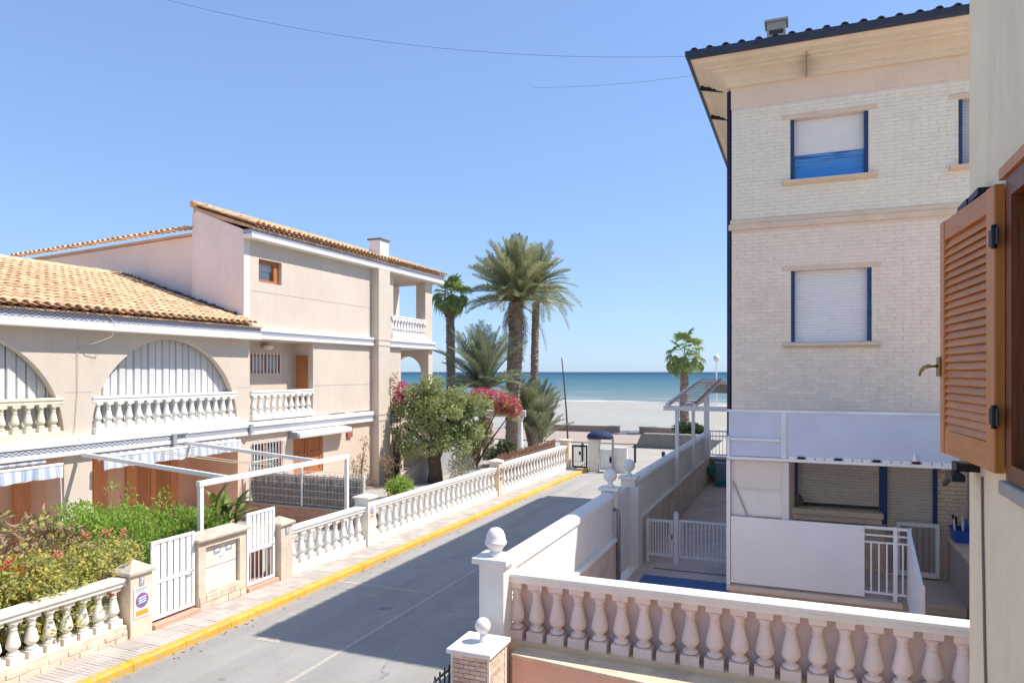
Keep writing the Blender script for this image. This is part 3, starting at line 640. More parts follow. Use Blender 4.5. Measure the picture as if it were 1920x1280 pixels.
# ---------------------------------------------------------------- garden pergola frame
pg = thing('white_pergola', 'open white pergola frame over the garden beside brushwood fence', 'pergola', (-11.2, 13.3, 0))
put('front_beam', MB().box(-11.25, -11.15, 10.75, 15.85, 2.20, 2.31), whitemetal, pg, bevel=.006)
for y in (10.82, 15.76): put('post', MB().box(-11.24, -11.16, y-.045, y+.045, .03, 2.198), whitemetal, pg)
for y in (11.6, 14.6): put('cross_beam', MB().bar((-15.66, y, 2.56), (-11.25, y, 2.262), .08, .09), whitemetal, pg)
for y in (14.0, 14.25): put('clothes_line', MB().tube([(-15.66, y-.6, 2.45), (-13.5, y, 2.2), (-12.4, y+.3, 2.15)], .012, 5), M('cream_rope', (.66, .58, .45), .9), pg)
tag(put('pergola_bracket', MB().box(-15.65, -15.58, 14.14, 14.26, 2.5, 2.84).box(-15.65, -15.6, 14.26, 14.65, 2.81, 2.84), greymetal), 'grey bracket fixed on tile frieze over the porch', 'bracket', 'brackets on the tile frieze')
tag(put('pergola_bracket', MB().box(-15.65, -15.58, 17.0, 17.12, 2.62, 2.9), greymetal), 'small grey bracket on tile frieze above the grilled window', 'bracket', 'brackets on the tile frieze')
# ---------------------------------------------------------------- street front of the gardens: pillars, gates, balustrades
def pillar(label, y0, y1, h, cap, mat=stone, num=None, sign=0, capm=capstone, w=.42):
    x1 = FX((y0+y1)/2)+.03; x0 = x1-w; yc = (y0+y1)/2; xc = (x0+x1)/2
    t = thing('gate_pillar', label, 'pillar', (xc, yc, .1), 'stone pillars of the garden front')
    put('shaft', MB().box(x0, x1, y0, y1, 0, h), mat, t, bevel=.012)
    e = .045; c = MB(); z = h+.001
    c.add([(x0-e, y0-e, z), (x1+e, y0-e, z), (x1+e, y1+e, z), (x0-e, y1+e, z), (x0-e, y0-e, z+.05), (x1+e, y0-e, z+.05), (x1+e, y1+e, z+.05), (x0-e, y1+e, z+.05), (xc, yc, z+cap)],
          [(3, 2, 1, 0), (0, 1, 5, 4), (1, 2, 6, 5), (2, 3, 7, 6), (3, 0, 4, 7), (4, 5, 8), (5, 6, 8), (6, 7, 8), (7, 4, 8)])
    put('pyramid_cap', c, capm, t, bevel=.008)
    if num:
        n = put('number_tile', MB().box(x1+.001, x1+.012, yc-.045, yc+.045, h-.2, h-.05), signgrey, t)
        txt('digit', num, .13, signwhite, n, (x1+.014, yc, h-.125), (rad(90), 0, rad(90)))
    if sign:
        g = put('parking_sign', MB().box(x1+.001, x1+.012, yc-.15*sign, yc+.15*sign, h-.60*sign-.12, h-.12*sign-.1), signwhite, t)
        zc = h-.34*sign-.1
        def disc(r0, xx, m, nm, sy=1):
            k = MB(); k.prism([(yc+r0*math.cos(2*math.pi*i/28), zc+r0*math.sin(2*math.pi*i/28)) for i in range(28)], 'x', x1+.0125, xx); put(nm, k, m, g)
        disc(.125*sign, x1+.015, signpurple, 'ring'); disc(.088*sign, x1+.017, signblue, 'disc')
        ln = MB()
        for q in (-.035, .005, .045): ln.bar((x1+.018, yc-.075*sign, zc+q*sign-.008), (x1+.018, yc+.075*sign, zc+q*sign+.014), .004, .018*sign)
        put('lettering_line', ln, signwhite, g)
        put('bar', MB().box(x1+.0125, x1+.015, yc-.12*sign, yc+.12*sign, h-.575*sign-.11, h-.50*sign-.10), signorange, g)
        lh = MB().box(x1+.0125, x1+.014, yc-.12*sign, yc+.10*sign, h-.155*sign-.1, h-.135*sign-.1).box(x1+.0125, x1+.014, yc-.12*sign, yc+.04*sign, h-.185*sign-.1, h-.17*sign-.1)
        put('heading_line', lh, signgrey, g)
    return t
pillar('weathered stone pillar with pyramid cap and parking sign, left of solid gate', 8.40, 8.83, 1.14, .22, num='7', sign=1)
pillar('clean stone pillar with number tile, right of the half open barred gate', 11.95, 12.32, 1.26, .17, num='9', capm=stone)
pillar('cream pillar with small round parking sign between two white balustrades', 15.08, 15.42, 1.30, .13, mat=creamwhite, sign=.62, capm=creamwhite, w=.4)
pillar('cream pillar with curly wrought plate midway along the far balustrades', 22.98, 23.30, 1.30, .13, mat=peach, capm=creamwhite, w=.38)
pillar('tan pillar at the sea end of balustrades beside black gate', 30.55, 30.95, 1.38, .06, mat=peach, capm=creamwhite, w=.4)
tag(put('iron_plate', MB().tube([(FX(23)+.045, 23.14+.09*math.cos(a*.5), .95+.12*math.sin(a*.5)+.02*a*.2) for a in range(14)], .018, 5).tube([(FX(23)+.045, 23.14+.06*math.cos(a*.5), .72+.06*math.sin(a*.5)) for a in range(13)], .015, 5), M('rusty_iron', (.33, .15, .09), .9, .2)), 'rusty curled iron ornament on cream pillar', 'ornament')
def blocks(par, x, y0, y1, z0, z1, nrow, lw=.36, depth=.03):
    """face stones laid in courses, slightly uneven"""
    h = (z1-z0)/nrow
    for r in range(nrow):
        y = y0-(lw*.5 if r % 2 else 0)
        while y < y1-.02:
            a = max(y, y0); c = min(y+lw*R.uniform(.85, 1.1), y1); y = c
            if c-a < .05: continue
            e = R.uniform(-.006, .008)
            put('stone', MB().box(x-depth, x+e, a+.004, c-.004, z0+r*h+.004, z0+(r+1)*h-.004), stone, par, bevel=.006)
# meter cabinet between the gates
mc = thing('meter_cabinet', 'stone cabinet with two cream meter doors between the white gates', 'meter cabinet', (-10.4, 10.4, .1))
xf = -10.22
put('body', MB().grid('x', xf-.5, xf, 9.83, 11.02, .0, 1.38, [(10.0, 10.86, .42, 1.25)]), stone, mc, bevel=.01)
put('recess_back', MB().box(xf-.2, xf-.12, 10.0, 10.86, .42, 1.25), greymetal, mc)
put('meter_door', MB().box(xf-.119, xf-.075, 10.05, 10.83, .84, 1.215), creamwhite, mc, bevel=.006)
d2 = put('meter_door', MB().box(xf-.119, xf-.075, 10.05, 10.83, .42, .825), creamwhite, mc, bevel=.006)
for y in (10.26, 10.56):
    sw = put('meter_window', MB().box(xf-.0745, xf-.068, y, y+.16, 1.06, 1.16), signgrey, mc)
    put('pane', MB().box(xf-.0675, xf-.065, y+.03, y+.13, 1.10, 1.15), signwhite, sw)
txt('lettering', 'A 7', .075, signgrey, mc, (xf-.072, 10.45, .985), (rad(90), 0, rad(90)))
cp = MB(); cp.add([(xf+.07, 9.77, 1.382), (xf+.07, 11.08, 1.382), (xf-.57, 11.08, 1.382), (xf-.57, 9.77, 1.382), (xf+.07, 9.77, 1.43), (xf+.07, 11.08, 1.43), (xf-.57, 11.08, 1.43), (xf-.57, 9.77, 1.43), (xf-.25, 9.95, 1.52), (xf-.25, 10.9, 1.52)],
     [(0, 1, 2, 3), (1, 0, 4, 5), (2, 1, 5, 6), (3, 2, 6, 7), (0, 3, 7, 4), (4, 8, 9, 5), (5, 9, 6), (6, 9, 8, 7), (7, 8, 4)])
put('ridged_cap', cp, capstone, mc, bevel=.01)
blocks(mc, xf+.025, 9.84, 11.01, .11, .38, 2)
def slat_gate(label, y0, y1, z0, z1, x, lower_bars):
    t = thing('garden_gate', label, 'gate', (x, (y0+y1)/2, z0), 'white metal garden gates')
    f = .055; zm = z0+(z1-z0)*.47
    put('frame', MB().grid('x', x-.03, x, y0, y1, z0, z1, [(y0+f, y1-f, z0+f, zm-f/2), (y0+f, y1-f, zm+f/2, z1-f)]), whitemetal, t, bevel=.004)
    n = 6; p = (y1-y0-2*f)/n
    for part, (a, c) in enumerate(((zm+f/2, z1-f), (z0+f, zm-f/2))):
        for k in range(n):
            yc = y0+f+p*(k+.5)
            if part and lower_bars: put('bar', MB().tube([(x-.015, yc, a), (x-.015, yc, c)], .010, 6), whitemetal, t)
            else: put('slat', MB().box(x-.024, x-.012, yc-p*.38, yc+p*.38, a, c), whitemetal, t)
    if not lower_bars: put('backing_sheet', MB().box(x-.030, x-.026, y0+f, y1-f, z0+f, z1-f), greymetal, t)
    hd = MB().tube([(x+.0, y1-.06, zm+.02), (x+.05, y1-.06, zm+.02), (x+.05, y1-.17, zm+.02)], .012, 6)
    put('handle', hd, greymetal, t)
    for z in (z0+.2, z1-.2): put('hinge', MB().tube([(x+.006, y0-.012, z-.05), (x+.006, y0-.012, z+.05)], .014, 6), whitemetal, t)
    return t
slat_gate('solid white slatted gate between signed pillar and meter cabinet', 8.86, 9.79, .25, 1.60, -10.27, False)
slat_gate('white gate with open lower bars right of meter cabinet', 11.07, 11.88, .22, 1.68, -10.24, True)
for y0, y1, lb in ((8.84, 9.82, 'terracotta doorstep under the solid white gate'), (11.04, 11.93, 'terracotta doorstep under the white barred gate')):
    tag(put('doorstep', MB().box(-10.62, -10.16, y0, y1, .10, .20), terracotta, bevel=.01), lb, 'doorstep', 'terracotta doorsteps')
tag(put('brick_step', MB().box(-11.35, -10.75, 10.9, 12.1, .04, .75), M('salmon_brick_step', (.55, .29, .20), .9, .15, 5, .5, 30)), 'salmon brick planter wall seen through the barred gate', 'planter')
b1 = balustrade('thick cream balustrade with flowers poking through at lower left', 'balustrades of the garden front', (FX(4.2)-.15, 4.2), (FX(8.35)-.15, 8.36), .36, .99, 16, creamwhite, creamwhite, base=0, basem=stone, railw=.3, railh=.13, w=.2, seg=12)
for i in range(14):
    y = 4.25+i*.3; x = FX(y)+.02
    for z0, z1 in ((.115, .20), (.205, .28)):
        s_ = (.12 if z0 > .2 else 0)
        put('stone', MB().box(x-.03, x+R.uniform(0, .012), y+s_, min(y+.295+s_, 8.36), z0, z1-.004), stone, b1, bevel=.005)
balustrade('short white balustrade between numbered pillar and cream pillar', 'balustrades of the garden front', (FX(12.4)-.15, 12.34), (FX(15)-.15, 15.07), .30, 1.0, 9, white, white, base=0, basem=creamwhite, railw=.26, railh=.13, w=.19, seg=10)
balustrade('long white balustrade in front of the leafy tree trunk', 'balustrades of the garden front', (FX(15.5)-.15, 15.44), (FX(23)-.15, 22.97), .30, 1.0, 23, white, white, base=0, basem=creamwhite, railw=.26, railh=.13, w=.19, seg=8)
balustrade('farthest white balustrade ending at the black gate', 'balustrades of the garden front', (FX(23.3)-.15, 23.31), (FX(30.5)-.15, 30.54), .30, 1.06, 22, white, white, base=0, basem=creamwhite, railw=.26, railh=.13, w=.19, seg=8, lite=True)

# ---------------------------------------------------------------- partition with brushwood fence
bf = thing('brushwood_fence', 'dark brushwood screen behind white wire mesh on salmon brick base', 'fence', (-13.6, 17.0, 0))
put('base_wall', MB().box(-15.75, -11.0, 16.98, 17.16, 0, .50), M('salmon_brick_base', (.56, .33, .235), .9, .1, 4, .5, 30, stain=.2), bf)
bm = MB().box(-.118, .118, -.012, .03, -.027, .027).mesh('brick', M('salmon_brick', (.57, .325, .23), .9, .08, 5, .4, 50, obj=.1))
for r in range(8):
    for k in range(19):
        x = -15.6+k*.247+(.12 if r % 2 else 0)
        if x < -11.15: link('brick', bm, bf, (x, 16.975, .055+r*.061))
put('coping', MB().box(-15.76, -10.98, 16.93, 17.2, .505, .55), concrete, bf)
tw = MB()
for i in range(1500):
    x = R.uniform(-15.6, -11.55); y = 17.07+R.uniform(-.03, .03); h = R.uniform(.35, .6); z = .56+R.random()*.42
    if z+h > 1.56+R.uniform(-.06, .06): h = 1.52-z
    dx = R.uniform(-.04, .04); w_ = R.uniform(.006, .013)
    tw.add([(x-w_, y, z), (x+w_, y, z), (x+dx+w_*.6, y+R.uniform(-.02, .02), z+h), (x+dx-w_*.6, y, z+h)], [(0, 1, 2, 3)])
tw.box(-15.6, -11.55, 17.10, 17.13, .555, 1.44)
tag(put('brushwood', tw, brush, bf), kind='stuff')
wm = MB()
for k in range(82): wm.bar((-15.62+k*.05, 17.0, .56), (-15.62+k*.05, 17.0, 1.62), .005)
for z in (.62, .82, 1.02, 1.22, 1.42, 1.6): wm.bar((-15.65, 16.998, z), (-11.5, 16.998, z), .008)
put('wire_mesh', wm, whitemetal, bf)
for x in (-15.6, -13.65, -11.5): put('post', MB().tube([(x, 16.99, .55), (x, 16.99, 1.68)], .03, 8).lathe([(.045, 0), (.045, .05)], (x, 16.99, 1.5), 8), whitemetal, bf)

# ---------------------------------------------------------------- foliage helpers
def leaves(mb, blobs, n, size, long=1.8, shell=.5, up=0, rnd=R):
    wsum = [b[3]*b[4]*b[5] for b in blobs]; tot = sum(x**.75 for x in wsum)
    for b, w in zip(blobs, wsum):
        for _ in range(int(n*w**.75/tot)):
            d = Vector((rnd.gauss(0, 1), rnd.gauss(0, 1), rnd.gauss(0, 1))).normalized()
            r = (shell+(1-shell)*rnd.random()**.6)*(1+.22*math.sin(d.x*7+b[0]*3)*math.sin(d.y*6+b[1]*5)*math.sin(d.z*5))
            p = Vector((b[0]+d.x*b[3]*r, b[1]+d.y*b[4]*r, b[2]+d.z*b[5]*r))
            ax = Vector((rnd.gauss(0, 1), rnd.gauss(0, 1), rnd.gauss(0, .8)+up)).normalized(); ax = (ax+d*.5).normalized()
            s = ax.cross(Vector((rnd.gauss(0, 1), rnd.gauss(0, 1), rnd.gauss(0, 1)))).normalized()
            L = size*long*rnd.uniform(.6, 1.3); w_ = size*.5*rnd.uniform(.7, 1.2)
            nn = ax.cross(s)*L*.12
            i = len(mb.v)
            mb.v += [tuple(p), tuple(p+ax*L*.5+s*w_+nn), tuple(p+ax*L), tuple(p+ax*L*.5-s*w_+nn)]; mb.f.append((i, i+1, i+2, i+3))
    return mb
def branches(mb, base, tips, r0, r1, bend=.25, n=6, rnd=R):
    for t in tips:
        a = Vector(base); b = Vector(t); m = a.lerp(b, .5)+Vector((rnd.uniform(-bend, bend), rnd.uniform(-bend, bend), rnd.uniform(0, bend)))
        pts = [a.lerp(m, s*2).lerp(m.lerp(b, s*2-1 if s > .5 else 0), s) if False else (a*(1-s)**2+m*2*s*(1-s)+b*s*s) for s in (0, .25, .5, .75, 1)]
        mb.tube(pts, [r0+(r1-r0)*s for s in (0, .25, .5, .75, 1)], n)
    return mb
def blobset(cx, cy, cz, rx, ry, rz, k, lo, hi, rnd=R):
    out = []
    for _ in range(k):
        d = Vector((rnd.gauss(0, 1), rnd.gauss(0, 1), rnd.gauss(0, 1))).normalized()*rnd.uniform(.45, .95); s = rnd.uniform(lo, hi)
        out.append((cx+d.x*rx, cy+d.y*ry, cz+d.z*rz, s, s*rnd.uniform(.8, 1.1), s*rnd.uniform(.65, .9)))
    return out
def shrub(name, label, cat, loc, blobs, n, size, m, stems=6, group=None, long=1.8, up=0, flowers=(), bm=bark, shell=.5, r0=.03):
    t = thing(name, label, cat, loc, group)
    tips = [(b[0], b[1], b[2]) for b in R.sample(blobs, min(stems, len(blobs)))]
    put('stems', branches(MB(), loc, tips, r0, .008), bm, t)
    tag(put('foliage', leaves(MB(), blobs, n, size, long, shell, up), m, t), kind='stuff')
    for nm, fm_, k, fs, bl in flowers: tag(put(nm, leaves(MB(), bl or blobs, k, fs, 1.1, .92), fm_, t), kind='stuff')
    return t
# hedge
hb = []
for i in range(26):
    y = 9.0+R.random()*3.3; x = -12.4+R.uniform(-.6, .6); top = 1.92-.20*(y-9)+R.uniform(-.12, .12)
    hb.append((x, y, top-.35, .52, .55, .42))
for i in range(14): hb.append((-12.4+R.uniform(-.5, .5), 9.1+R.random()*3.1, .85, .5, .6, .6))
hb += [(-12.3, 9.75, 2.1, .12, .12, .38), (-12.5, 11.1, 1.8, .16, .16, .28), (-12.4, 10.2, 1.95, .13, .13, .28)]
shrub('hedge', 'bright green feathery hedge in front of the brown porch doors', 'hedge', (-12.4, 11.1, .03), hb, 16000, .042, leafhedge, 10, long=2.6, up=1.1, shell=.35)
fb = []
for i in range(30):
    y = 5.0+R.random()*3.6; x = -11.1+R.uniform(-.5, .45); top = 1.78-.07*(y-5)+R.uniform(-.12, .12)
    fb.append((x, y, top-.3, .42, .42, .34))
for i in range(12): fb.append((-11.0+R.uniform(-.45, .4), 5.0+R.random()*3.5, .75, .42, .42, .4))
for i in range(9): fb.append((-11.3+R.uniform(-.4, .3), 8.3+R.random()*.75, 1.25+R.uniform(-.15, .2), .32, .34, .28))
fb2 = [(x, y, z+.12, a*1.02, b_*1.02, c) for x, y, z, a, b_, c in fb[:30]]
shrub('flowering_bush', 'olive green bush with yellow leaves and red flowers above thick balustrade', 'bush', (-11.1, 6.9, .03), fb, 13000, .052, leafbush, 12,
      flowers=(('yellow_flower', yellowpetal, 420, .05, fb2), ('red_flower', redpetal, 22, .06, fb2), ('coral_flower', pinkpetal, 60, .06, fb2+fb[-9:]), ('dry_leaf', leafdry, 900, .05, fb2)))
sb = [(-11.9+R.uniform(-.5, .5), 6.1+R.random()*2.4, 1.75+R.uniform(-.3, .45), .26, .26, .2) for _ in range(12)]
shrub('dry_succulent', 'straggly half dry shrub with bare twisted stems at far left', 'bush', (-11.9, 7.0, .03), sb, 420, .085, leafdry, 12, long=2.4, bm=barkpale, r0=.05,
      flowers=(('green_leaf', leafbush, 160, .11, None),))
bt_ = bpy.data.objects['flowering_bush']
for nm, mm, pts in (('red_blossom', redpetal, ((-10.72, 6.75, 1.70), (-10.66, 6.95, 1.58), (-10.38, 8.2, .95))), ('coral_blossom', pinkpetal, ((-11.2, 8.75, 1.72), (-10.75, 7.55, 1.66), (-11.3, 9.15, 1.60), (-11.0, 8.2, 1.78)))):
    for p in pts: tag(put(nm, leaves(MB(), [(*p, .08, .08, .06)], 22, .045, 1.3, .3), mm, bt_), kind='stuff')
# strelitzia-like plant by the pergola post
bp = thing('leafy_plant', 'broad leaved green plant beside the left pergola post', 'plant', (-12.3, 12.6, .03))
def blade(L, w, droop, n=6, fold=.25):
    mb = MB()
    for i in range(n+1):
        s = i/n; x = L*s; z = L*(.55*s-droop*s*s); ww = w*math.sin(math.pi*min(1, .08+s*.92))**.8*(1 if s > .15 else .25)
        mb.v += [(x, -ww, z+ww*fold), (x, 0, z), (x, ww, z+ww*fold)]
    mb.f = [q for i in range(n) for q in ((3*i, 3*i+3, 3*i+4, 3*i+1), (3*i+1, 3*i+4, 3*i+5, 3*i+2))]
    return mb
bl = blade(.75, .085, .4).mesh('leaf', M('glossy_green_leaf', (.10, .15, .035), .4, .2, 3, 0, trans=.25, leafvar=((.22, .24, .06), 4), obj=.25))
for k in range(26):
    o = link('leaf', bl, bp, (-12.3+R.uniform(-.2, .2), 12.6+R.uniform(-.3, .3), .85+R.random()*.55)); o.rotation_euler = (R.uniform(-.2, .2), R.uniform(-1.1, .15), R.uniform(0, 6.28)); q = R.uniform(.7, 1.25); o.scale = (q, q, q)
put('stem', branches(MB(), (-12.3, 12.6, .03), [(-12.4, 12.4, 1.3), (-12.2, 12.8, 1.3), (-12.35, 12.6, 1.4)], .05, .03), bark, bp)
# dry vines on the tall house
for (x, y, hh, k, lab) in ((-15.4, 22.6, 1.9, 10, 'dry leafless vine on house wall left of the chimney breast'), (-15.3, 24.95, 2.6, 16, 'dry vine climbing the house corner right of the chimney breast'), (-14.9, 23.6, 1.2, 12, 'brown dry shrub at foot of the chimney breast')):
    vb = [(x+R.uniform(-.2, .3), y+R.uniform(-.35, .35), hh*R.uniform(.2, 1), .16, .2, .2) for _ in range(k)]
    shrub('dry_vine', lab, 'vine', (x, y, .03), vb, 330, .05, leafdry, k, 'dry vines on the tall house', bm=bark, r0=.025)
shrub('green_shrub', 'low bright green shrub behind long balustrade by house corner', 'bush', (-13.1, 21.6, .03), blobset(-13.1, 21.6, .45, .55, .6, .3, 8, .25, .4), 1500, .06, leafhedge, 6)
# ---------------------------------------------------------------- ramp wall, terrace and garden pergola behind the tree
rw = thing('ramp_wall', 'grey rendered ramp wall with pale coping behind tree trunk', 'wall', (-14.5, 27, 0))
put('wall', MB().prism([(23.2, 0), (30.4, 0), (30.4, 1.28), (27.0, 1.28), (25.6, 1.0), (24.1, .35), (23.2, .15)], 'x', -14.5, -14.3), M('grey_ramp_render', (.36, .35, .335), .92, .08, 1, .3, 40, stain=.25), rw)
cop = MB(); pr = [(23.2, .15), (24.1, .35), (25.6, 1.0), (27.0, 1.28), (30.4, 1.28)]
for (a, z0), (c, z1) in zip(pr, pr[1:]): cop.bar((-14.4, a, z0+.035), (-14.4, c, z1+.035), .28, .06)
put('coping', cop, concrete, rw)
tr = balustrade('small brown balustrade up on the terrace behind the tree', 'balustrades around the garden', (-17.4, 31.5), (-14.9, 31.5), 1.36, 1.86, 9, M('brownish_masonry', (.42, .36, .31), .9), M('brownish_masonry', (.42, .36, .31), .9), base=.9, railw=.2, railh=.1, w=.19, seg=8, lite=True)
struct('terrace', MB().box(-19, -14.51, 29.0, 31.6, 0, .9), concrete)
gp = thing('garden_pergola', 'white masonry pergola with columns carrying the magenta bougainvillea', 'pergola', (-13.2, 30.4, 0))
put('beam', MB().bar((-15.3, 29.9, 2.55), (-12.0, 31.0, 2.55), .3, .3), white, gp, bevel=.02)
for x, y in ((-14.75, 30.08), (-12.25, 30.92)):
    put('column', MB().lathe([(.17, 0), (.17, .12), (.135, .16), (.125, 1.2), (.115, 2.2), (.15, 2.25), (.18, 2.3), (.18, 2.398)], (x, y, .0), 14), white, gp, smooth=False)
for k in range(5): put('rafter', MB().bar((-15.0+k*.62, 29.9+k*.2, 2.76), (-15.4+k*.62, 31.3+k*.2, 2.76), .1, .12), white, gp)
# main garden tree
tr = thing('garden_tree', 'grey green leafy tree with forked trunk behind the long balustrade', 'tree', (-13.8, 25.45, .03))
tk = MB().tube([(-13.8, 25.45, .0), (-13.78, 25.45, .5), (-13.82, 25.4, 1.0), (-13.75, 25.45, 1.35)], [.34, .27, .27, .30], 12)
tips = [(-15.0, 25.0, 2.3), (-14.4, 25.3, 2.7), (-12.6, 25.9, 2.6), (-13.2, 25.6, 3.0), (-12.2, 26.0, 2.2), (-13.9, 25.9, 3.1), (-13.4, 24.7, 2.6)]
branches(tk, (-13.76, 25.45, 1.25), tips, .17, .04, .3, 8)
put('trunk', tk, bark, tr, smooth=True)
tb = blobset(-13.6, 25.6, 2.75, 1.62, 1.35, 1.12, 34, .28, .52)
tb += [(-13.6, 24.5, 1.45, .40, .36, .28), (-14.6, 24.6, 1.35, .32, .34, .26), (-12.5, 25.3, 1.4, .36, .36, .3), (-14.2, 24.6, 1.75, .42, .42, .34), (-13.2, 24.9, 1.7, .45, .4, .36), (-14.8, 24.8, 1.6, .36, .36, .3), (-12.6, 25.5, 1.75, .4, .4, .34), (-15.0, 25.0, 2.0, .45, .45, .4), (-12.3, 26.0, 2.1, .45, .45, .38), (-15.1, 25.1, 2.9, .42, .42, .35), (-12.1, 26.1, 3.1, .5, .5, .35), (-13.9, 25.4, 3.9, .45, .45, .35), (-14.6, 25.2, 3.55, .45, .45, .35)]
tag(put('crown', leaves(MB(), tb, 10800, .085, 1.8, .5), leaftree, tr), kind='stuff')
tag(put('young_leaves', leaves(MB(), [(x, y, z+.16, a, b_, c*.9) for x, y, z, a, b_, c in tb if z > 2.7], 3600, .08, 1.7, .8), leaftop, tr), kind='stuff')
bv = thing('bougainvillea', 'magenta bougainvillea spilling over white pergola beside leafy tree', 'bougainvillea', (-12.9, 30.6, .03))
put('stems', branches(MB(), (-14.3, 30.4, .03), [(-13.9, 30.2, 2.8), (-13.0, 30.4, 3.0), (-12.4, 30.7, 2.8), (-13.5, 30.0, 3.4)], .06, .02), bark, bv)
vb = [(-13.75, 29.75, 3.42, .6, .5, .34), (-13.1, 30.0, 3.28, .6, .5, .40), (-12.6, 30.25, 3.0, .55, .45, .42), (-12.35, 30.35, 2.75, .40, .4, .33), (-12.9, 30.1, 2.85, .38, .4, .30)]
tag(put('green_leaves', leaves(MB(), [(x, y, z-.05, a, b_, c) for x, y, z, a, b_, c in vb], 1500, .08, 1.6, .4), leafbush, bv), kind='stuff')
tag(put('magenta_bracts', leaves(MB(), vb, 2600, .07, 1.3, .6), magenta, bv), kind='stuff')
tag(put('faded_bracts', leaves(MB(), [(-14.6, 29.3, 3.3, .6, .4, .22)], 500, .075, 1.2, .5), M('faded_bract', (.38, .12, .12), .8, .2, trans=.3), bv), kind='stuff')
bv = thing('bougainvillea', 'small magenta bougainvillea climbing the house corner left of tree', 'bougainvillea', (-15.4, 25.2, .03))
put('stems', branches(MB(), (-15.4, 25.2, .03), [(-15.45, 25.0, 2.9), (-15.4, 25.2, 3.9), (-15.5, 24.8, 4.3), (-15.3, 25.4, 3.6)], .03, .008), bark, bv)
vb = [(-15.2, 25.3, 3.78, .3, .3, .3), (-15.0, 25.5, 3.5, .3, .3, .25), (-15.3, 25.15, 3.3, .25, .25, .35)]
tag(put('green_leaves', leaves(MB(), [(-15.35, 25.1, 3.2, .25, .35, .6), (-15.4, 24.9, 4.0, .15, .3, .5)], 420, .06, 1.6, .4), leafdry, bv), kind='stuff')
tag(put('magenta_bracts', leaves(MB(), vb, 1000, .07, 1.2, .6), magenta, bv), kind='stuff')
shrub('dark_shrub', 'dark rounded shrub under the white pergola behind cream pillar', 'bush', (-13.5, 31.0, .03), blobset(-13.4, 31.0, .8, .6, .6, .6, 9, .3, .45), 2000, .08, leafdark, 6)
shrub('tall_shrub', 'tall yellow green shrub right of leafy tree by the white column', 'bush', (-14.0, 29.9, .03), blobset(-13.95, 29.9, 1.3, .3, .35, .9, 8, .22, .35), 1300, .075, leafbush, 6)
shrub('pale_grass_plant', 'pale spiky plant behind long balustrade near the cream pillar', 'plant', (-12.9, 24.9, .03), [(-12.9+.1*k, 25.6+.2*k, .55, .3, .35, .5) for k in range(4)], 420, .035, M('pale_straw_leaf', (.42, .42, .31), .8, .2, trans=.2), 4, long=9, up=1.5, shell=.2)
df = thing('reed_fence', 'low reddish cane screen behind the farthest white balustrade', 'fence', (-10.4, 27.5, 0))
rm = MB()
for k in range(150): rm.tube([(FX(24)-.42, 23.8+k*.044, .02), (FX(24)-.42+R.uniform(-.02, .02), 23.8+k*.044, 1.42+R.uniform(-.06, .08))], .02, 4)
tag(put('canes', rm, M('reddish_cane', (.42, .24, .15), .9, .2, 6), df), kind='stuff')
put('tie_wire', MB().bar((FX(24)-.39, 23.8, .5), (FX(24)-.39, 30.4, .5), .012).bar((FX(24)-.39, 23.8, 1.2), (FX(24)-.39, 30.4, 1.2), .012), greymetal, df)
# ---------------------------------------------------------------- palms
def frond_mesh(name, mat, L, droop, lift, nl, ll, vee=.6, w=.022, seed=1, vdroop=.2):
    rn = random.Random(seed); mb = MB(); n = 9
    def P(s): return Vector((L*(s-.10*s*s), .06*L*math.sin(s*2)*rn.choice((1,)), L*(lift*s-droop*s*s)))
    pts = [P(i/n) for i in range(n+1)]
    mb.tube(pts, [.035*(1-.85*i/n)*L/3+.004 for i in range(n+1)], 4)
    for i in range(nl):
        s = .16+.84*i/nl; p = P(s); d = (P(min(1, s+.03))-P(s-.03)).normalized()
        side = d.cross(Vector((0, 0, 1))).normalized(); upv = side.cross(d)
        l = ll*(math.sin(math.pi*(.12+.80*s))**.7)*rn.uniform(.85, 1.12)
        for sg in (-1, 1):
            q = (d*.62+side*sg*.75*rn.uniform(.75, 1.15)+upv*vee*rn.uniform(.25, .85)).normalized(); q = (q+Vector((0, 0, -vdroop*rn.random()))).normalized()
            t = p+q*l; m = p+q*l*.45+Vector((0, 0, .02)); b = d*w
            k = len(mb.v); mb.v += [tuple(p-b*.5), tuple(p+b*.5), tuple(m+b), tuple(t), tuple(m-b)]
            mb.f += [(k, k+1, k+2, k+4), (k+4, k+2, k+3)]
    return mb.mesh(name, mat)
def fan_mesh(name, mat, pet, r, seg, droop, seed=1):
    rn = random.Random(seed); mb = MB()
    mb.tube([(0, 0, 0), (pet*.5, 0, pet*.06), (pet, 0, 0)], [.02, .015, .012], 4)
    ph = .35+.45*droop; cp_, sp_ = math.cos(ph), math.sin(ph)
    def F(p): return (pet+(p.x-pet)*cp_+p.z*sp_, p.y, -(p.x-pet)*sp_+p.z*cp_)
    for k in range(seg):
        a = -2.0+4.0*k/(seg-1); c = Vector((pet, 0, 0)); d = Vector((math.cos(a), math.sin(a), 0)); e = Vector((-math.sin(a), math.cos(a), 0))
        rr = r*(1-.12*abs(a)/2)*rn.uniform(.9, 1.08); h = rr*.042*2
        m = c+d*rr*.58+Vector((0, 0, .06*rr)); t = c+d*rr*.95+Vector((0, 0, -droop*rr*rn.uniform(.7, 1.3)))
        i = len(mb.v); z = Vector((0, 0, .025*(1 if k % 2 else -1)))
        mb.v += [F(c), F(m-e*h+z), F(m+e*h-z), F(t)]; mb.f += [(i, i+1, i+2), (i+1, i+3, i+2)]
    return mb.mesh(name, mat)
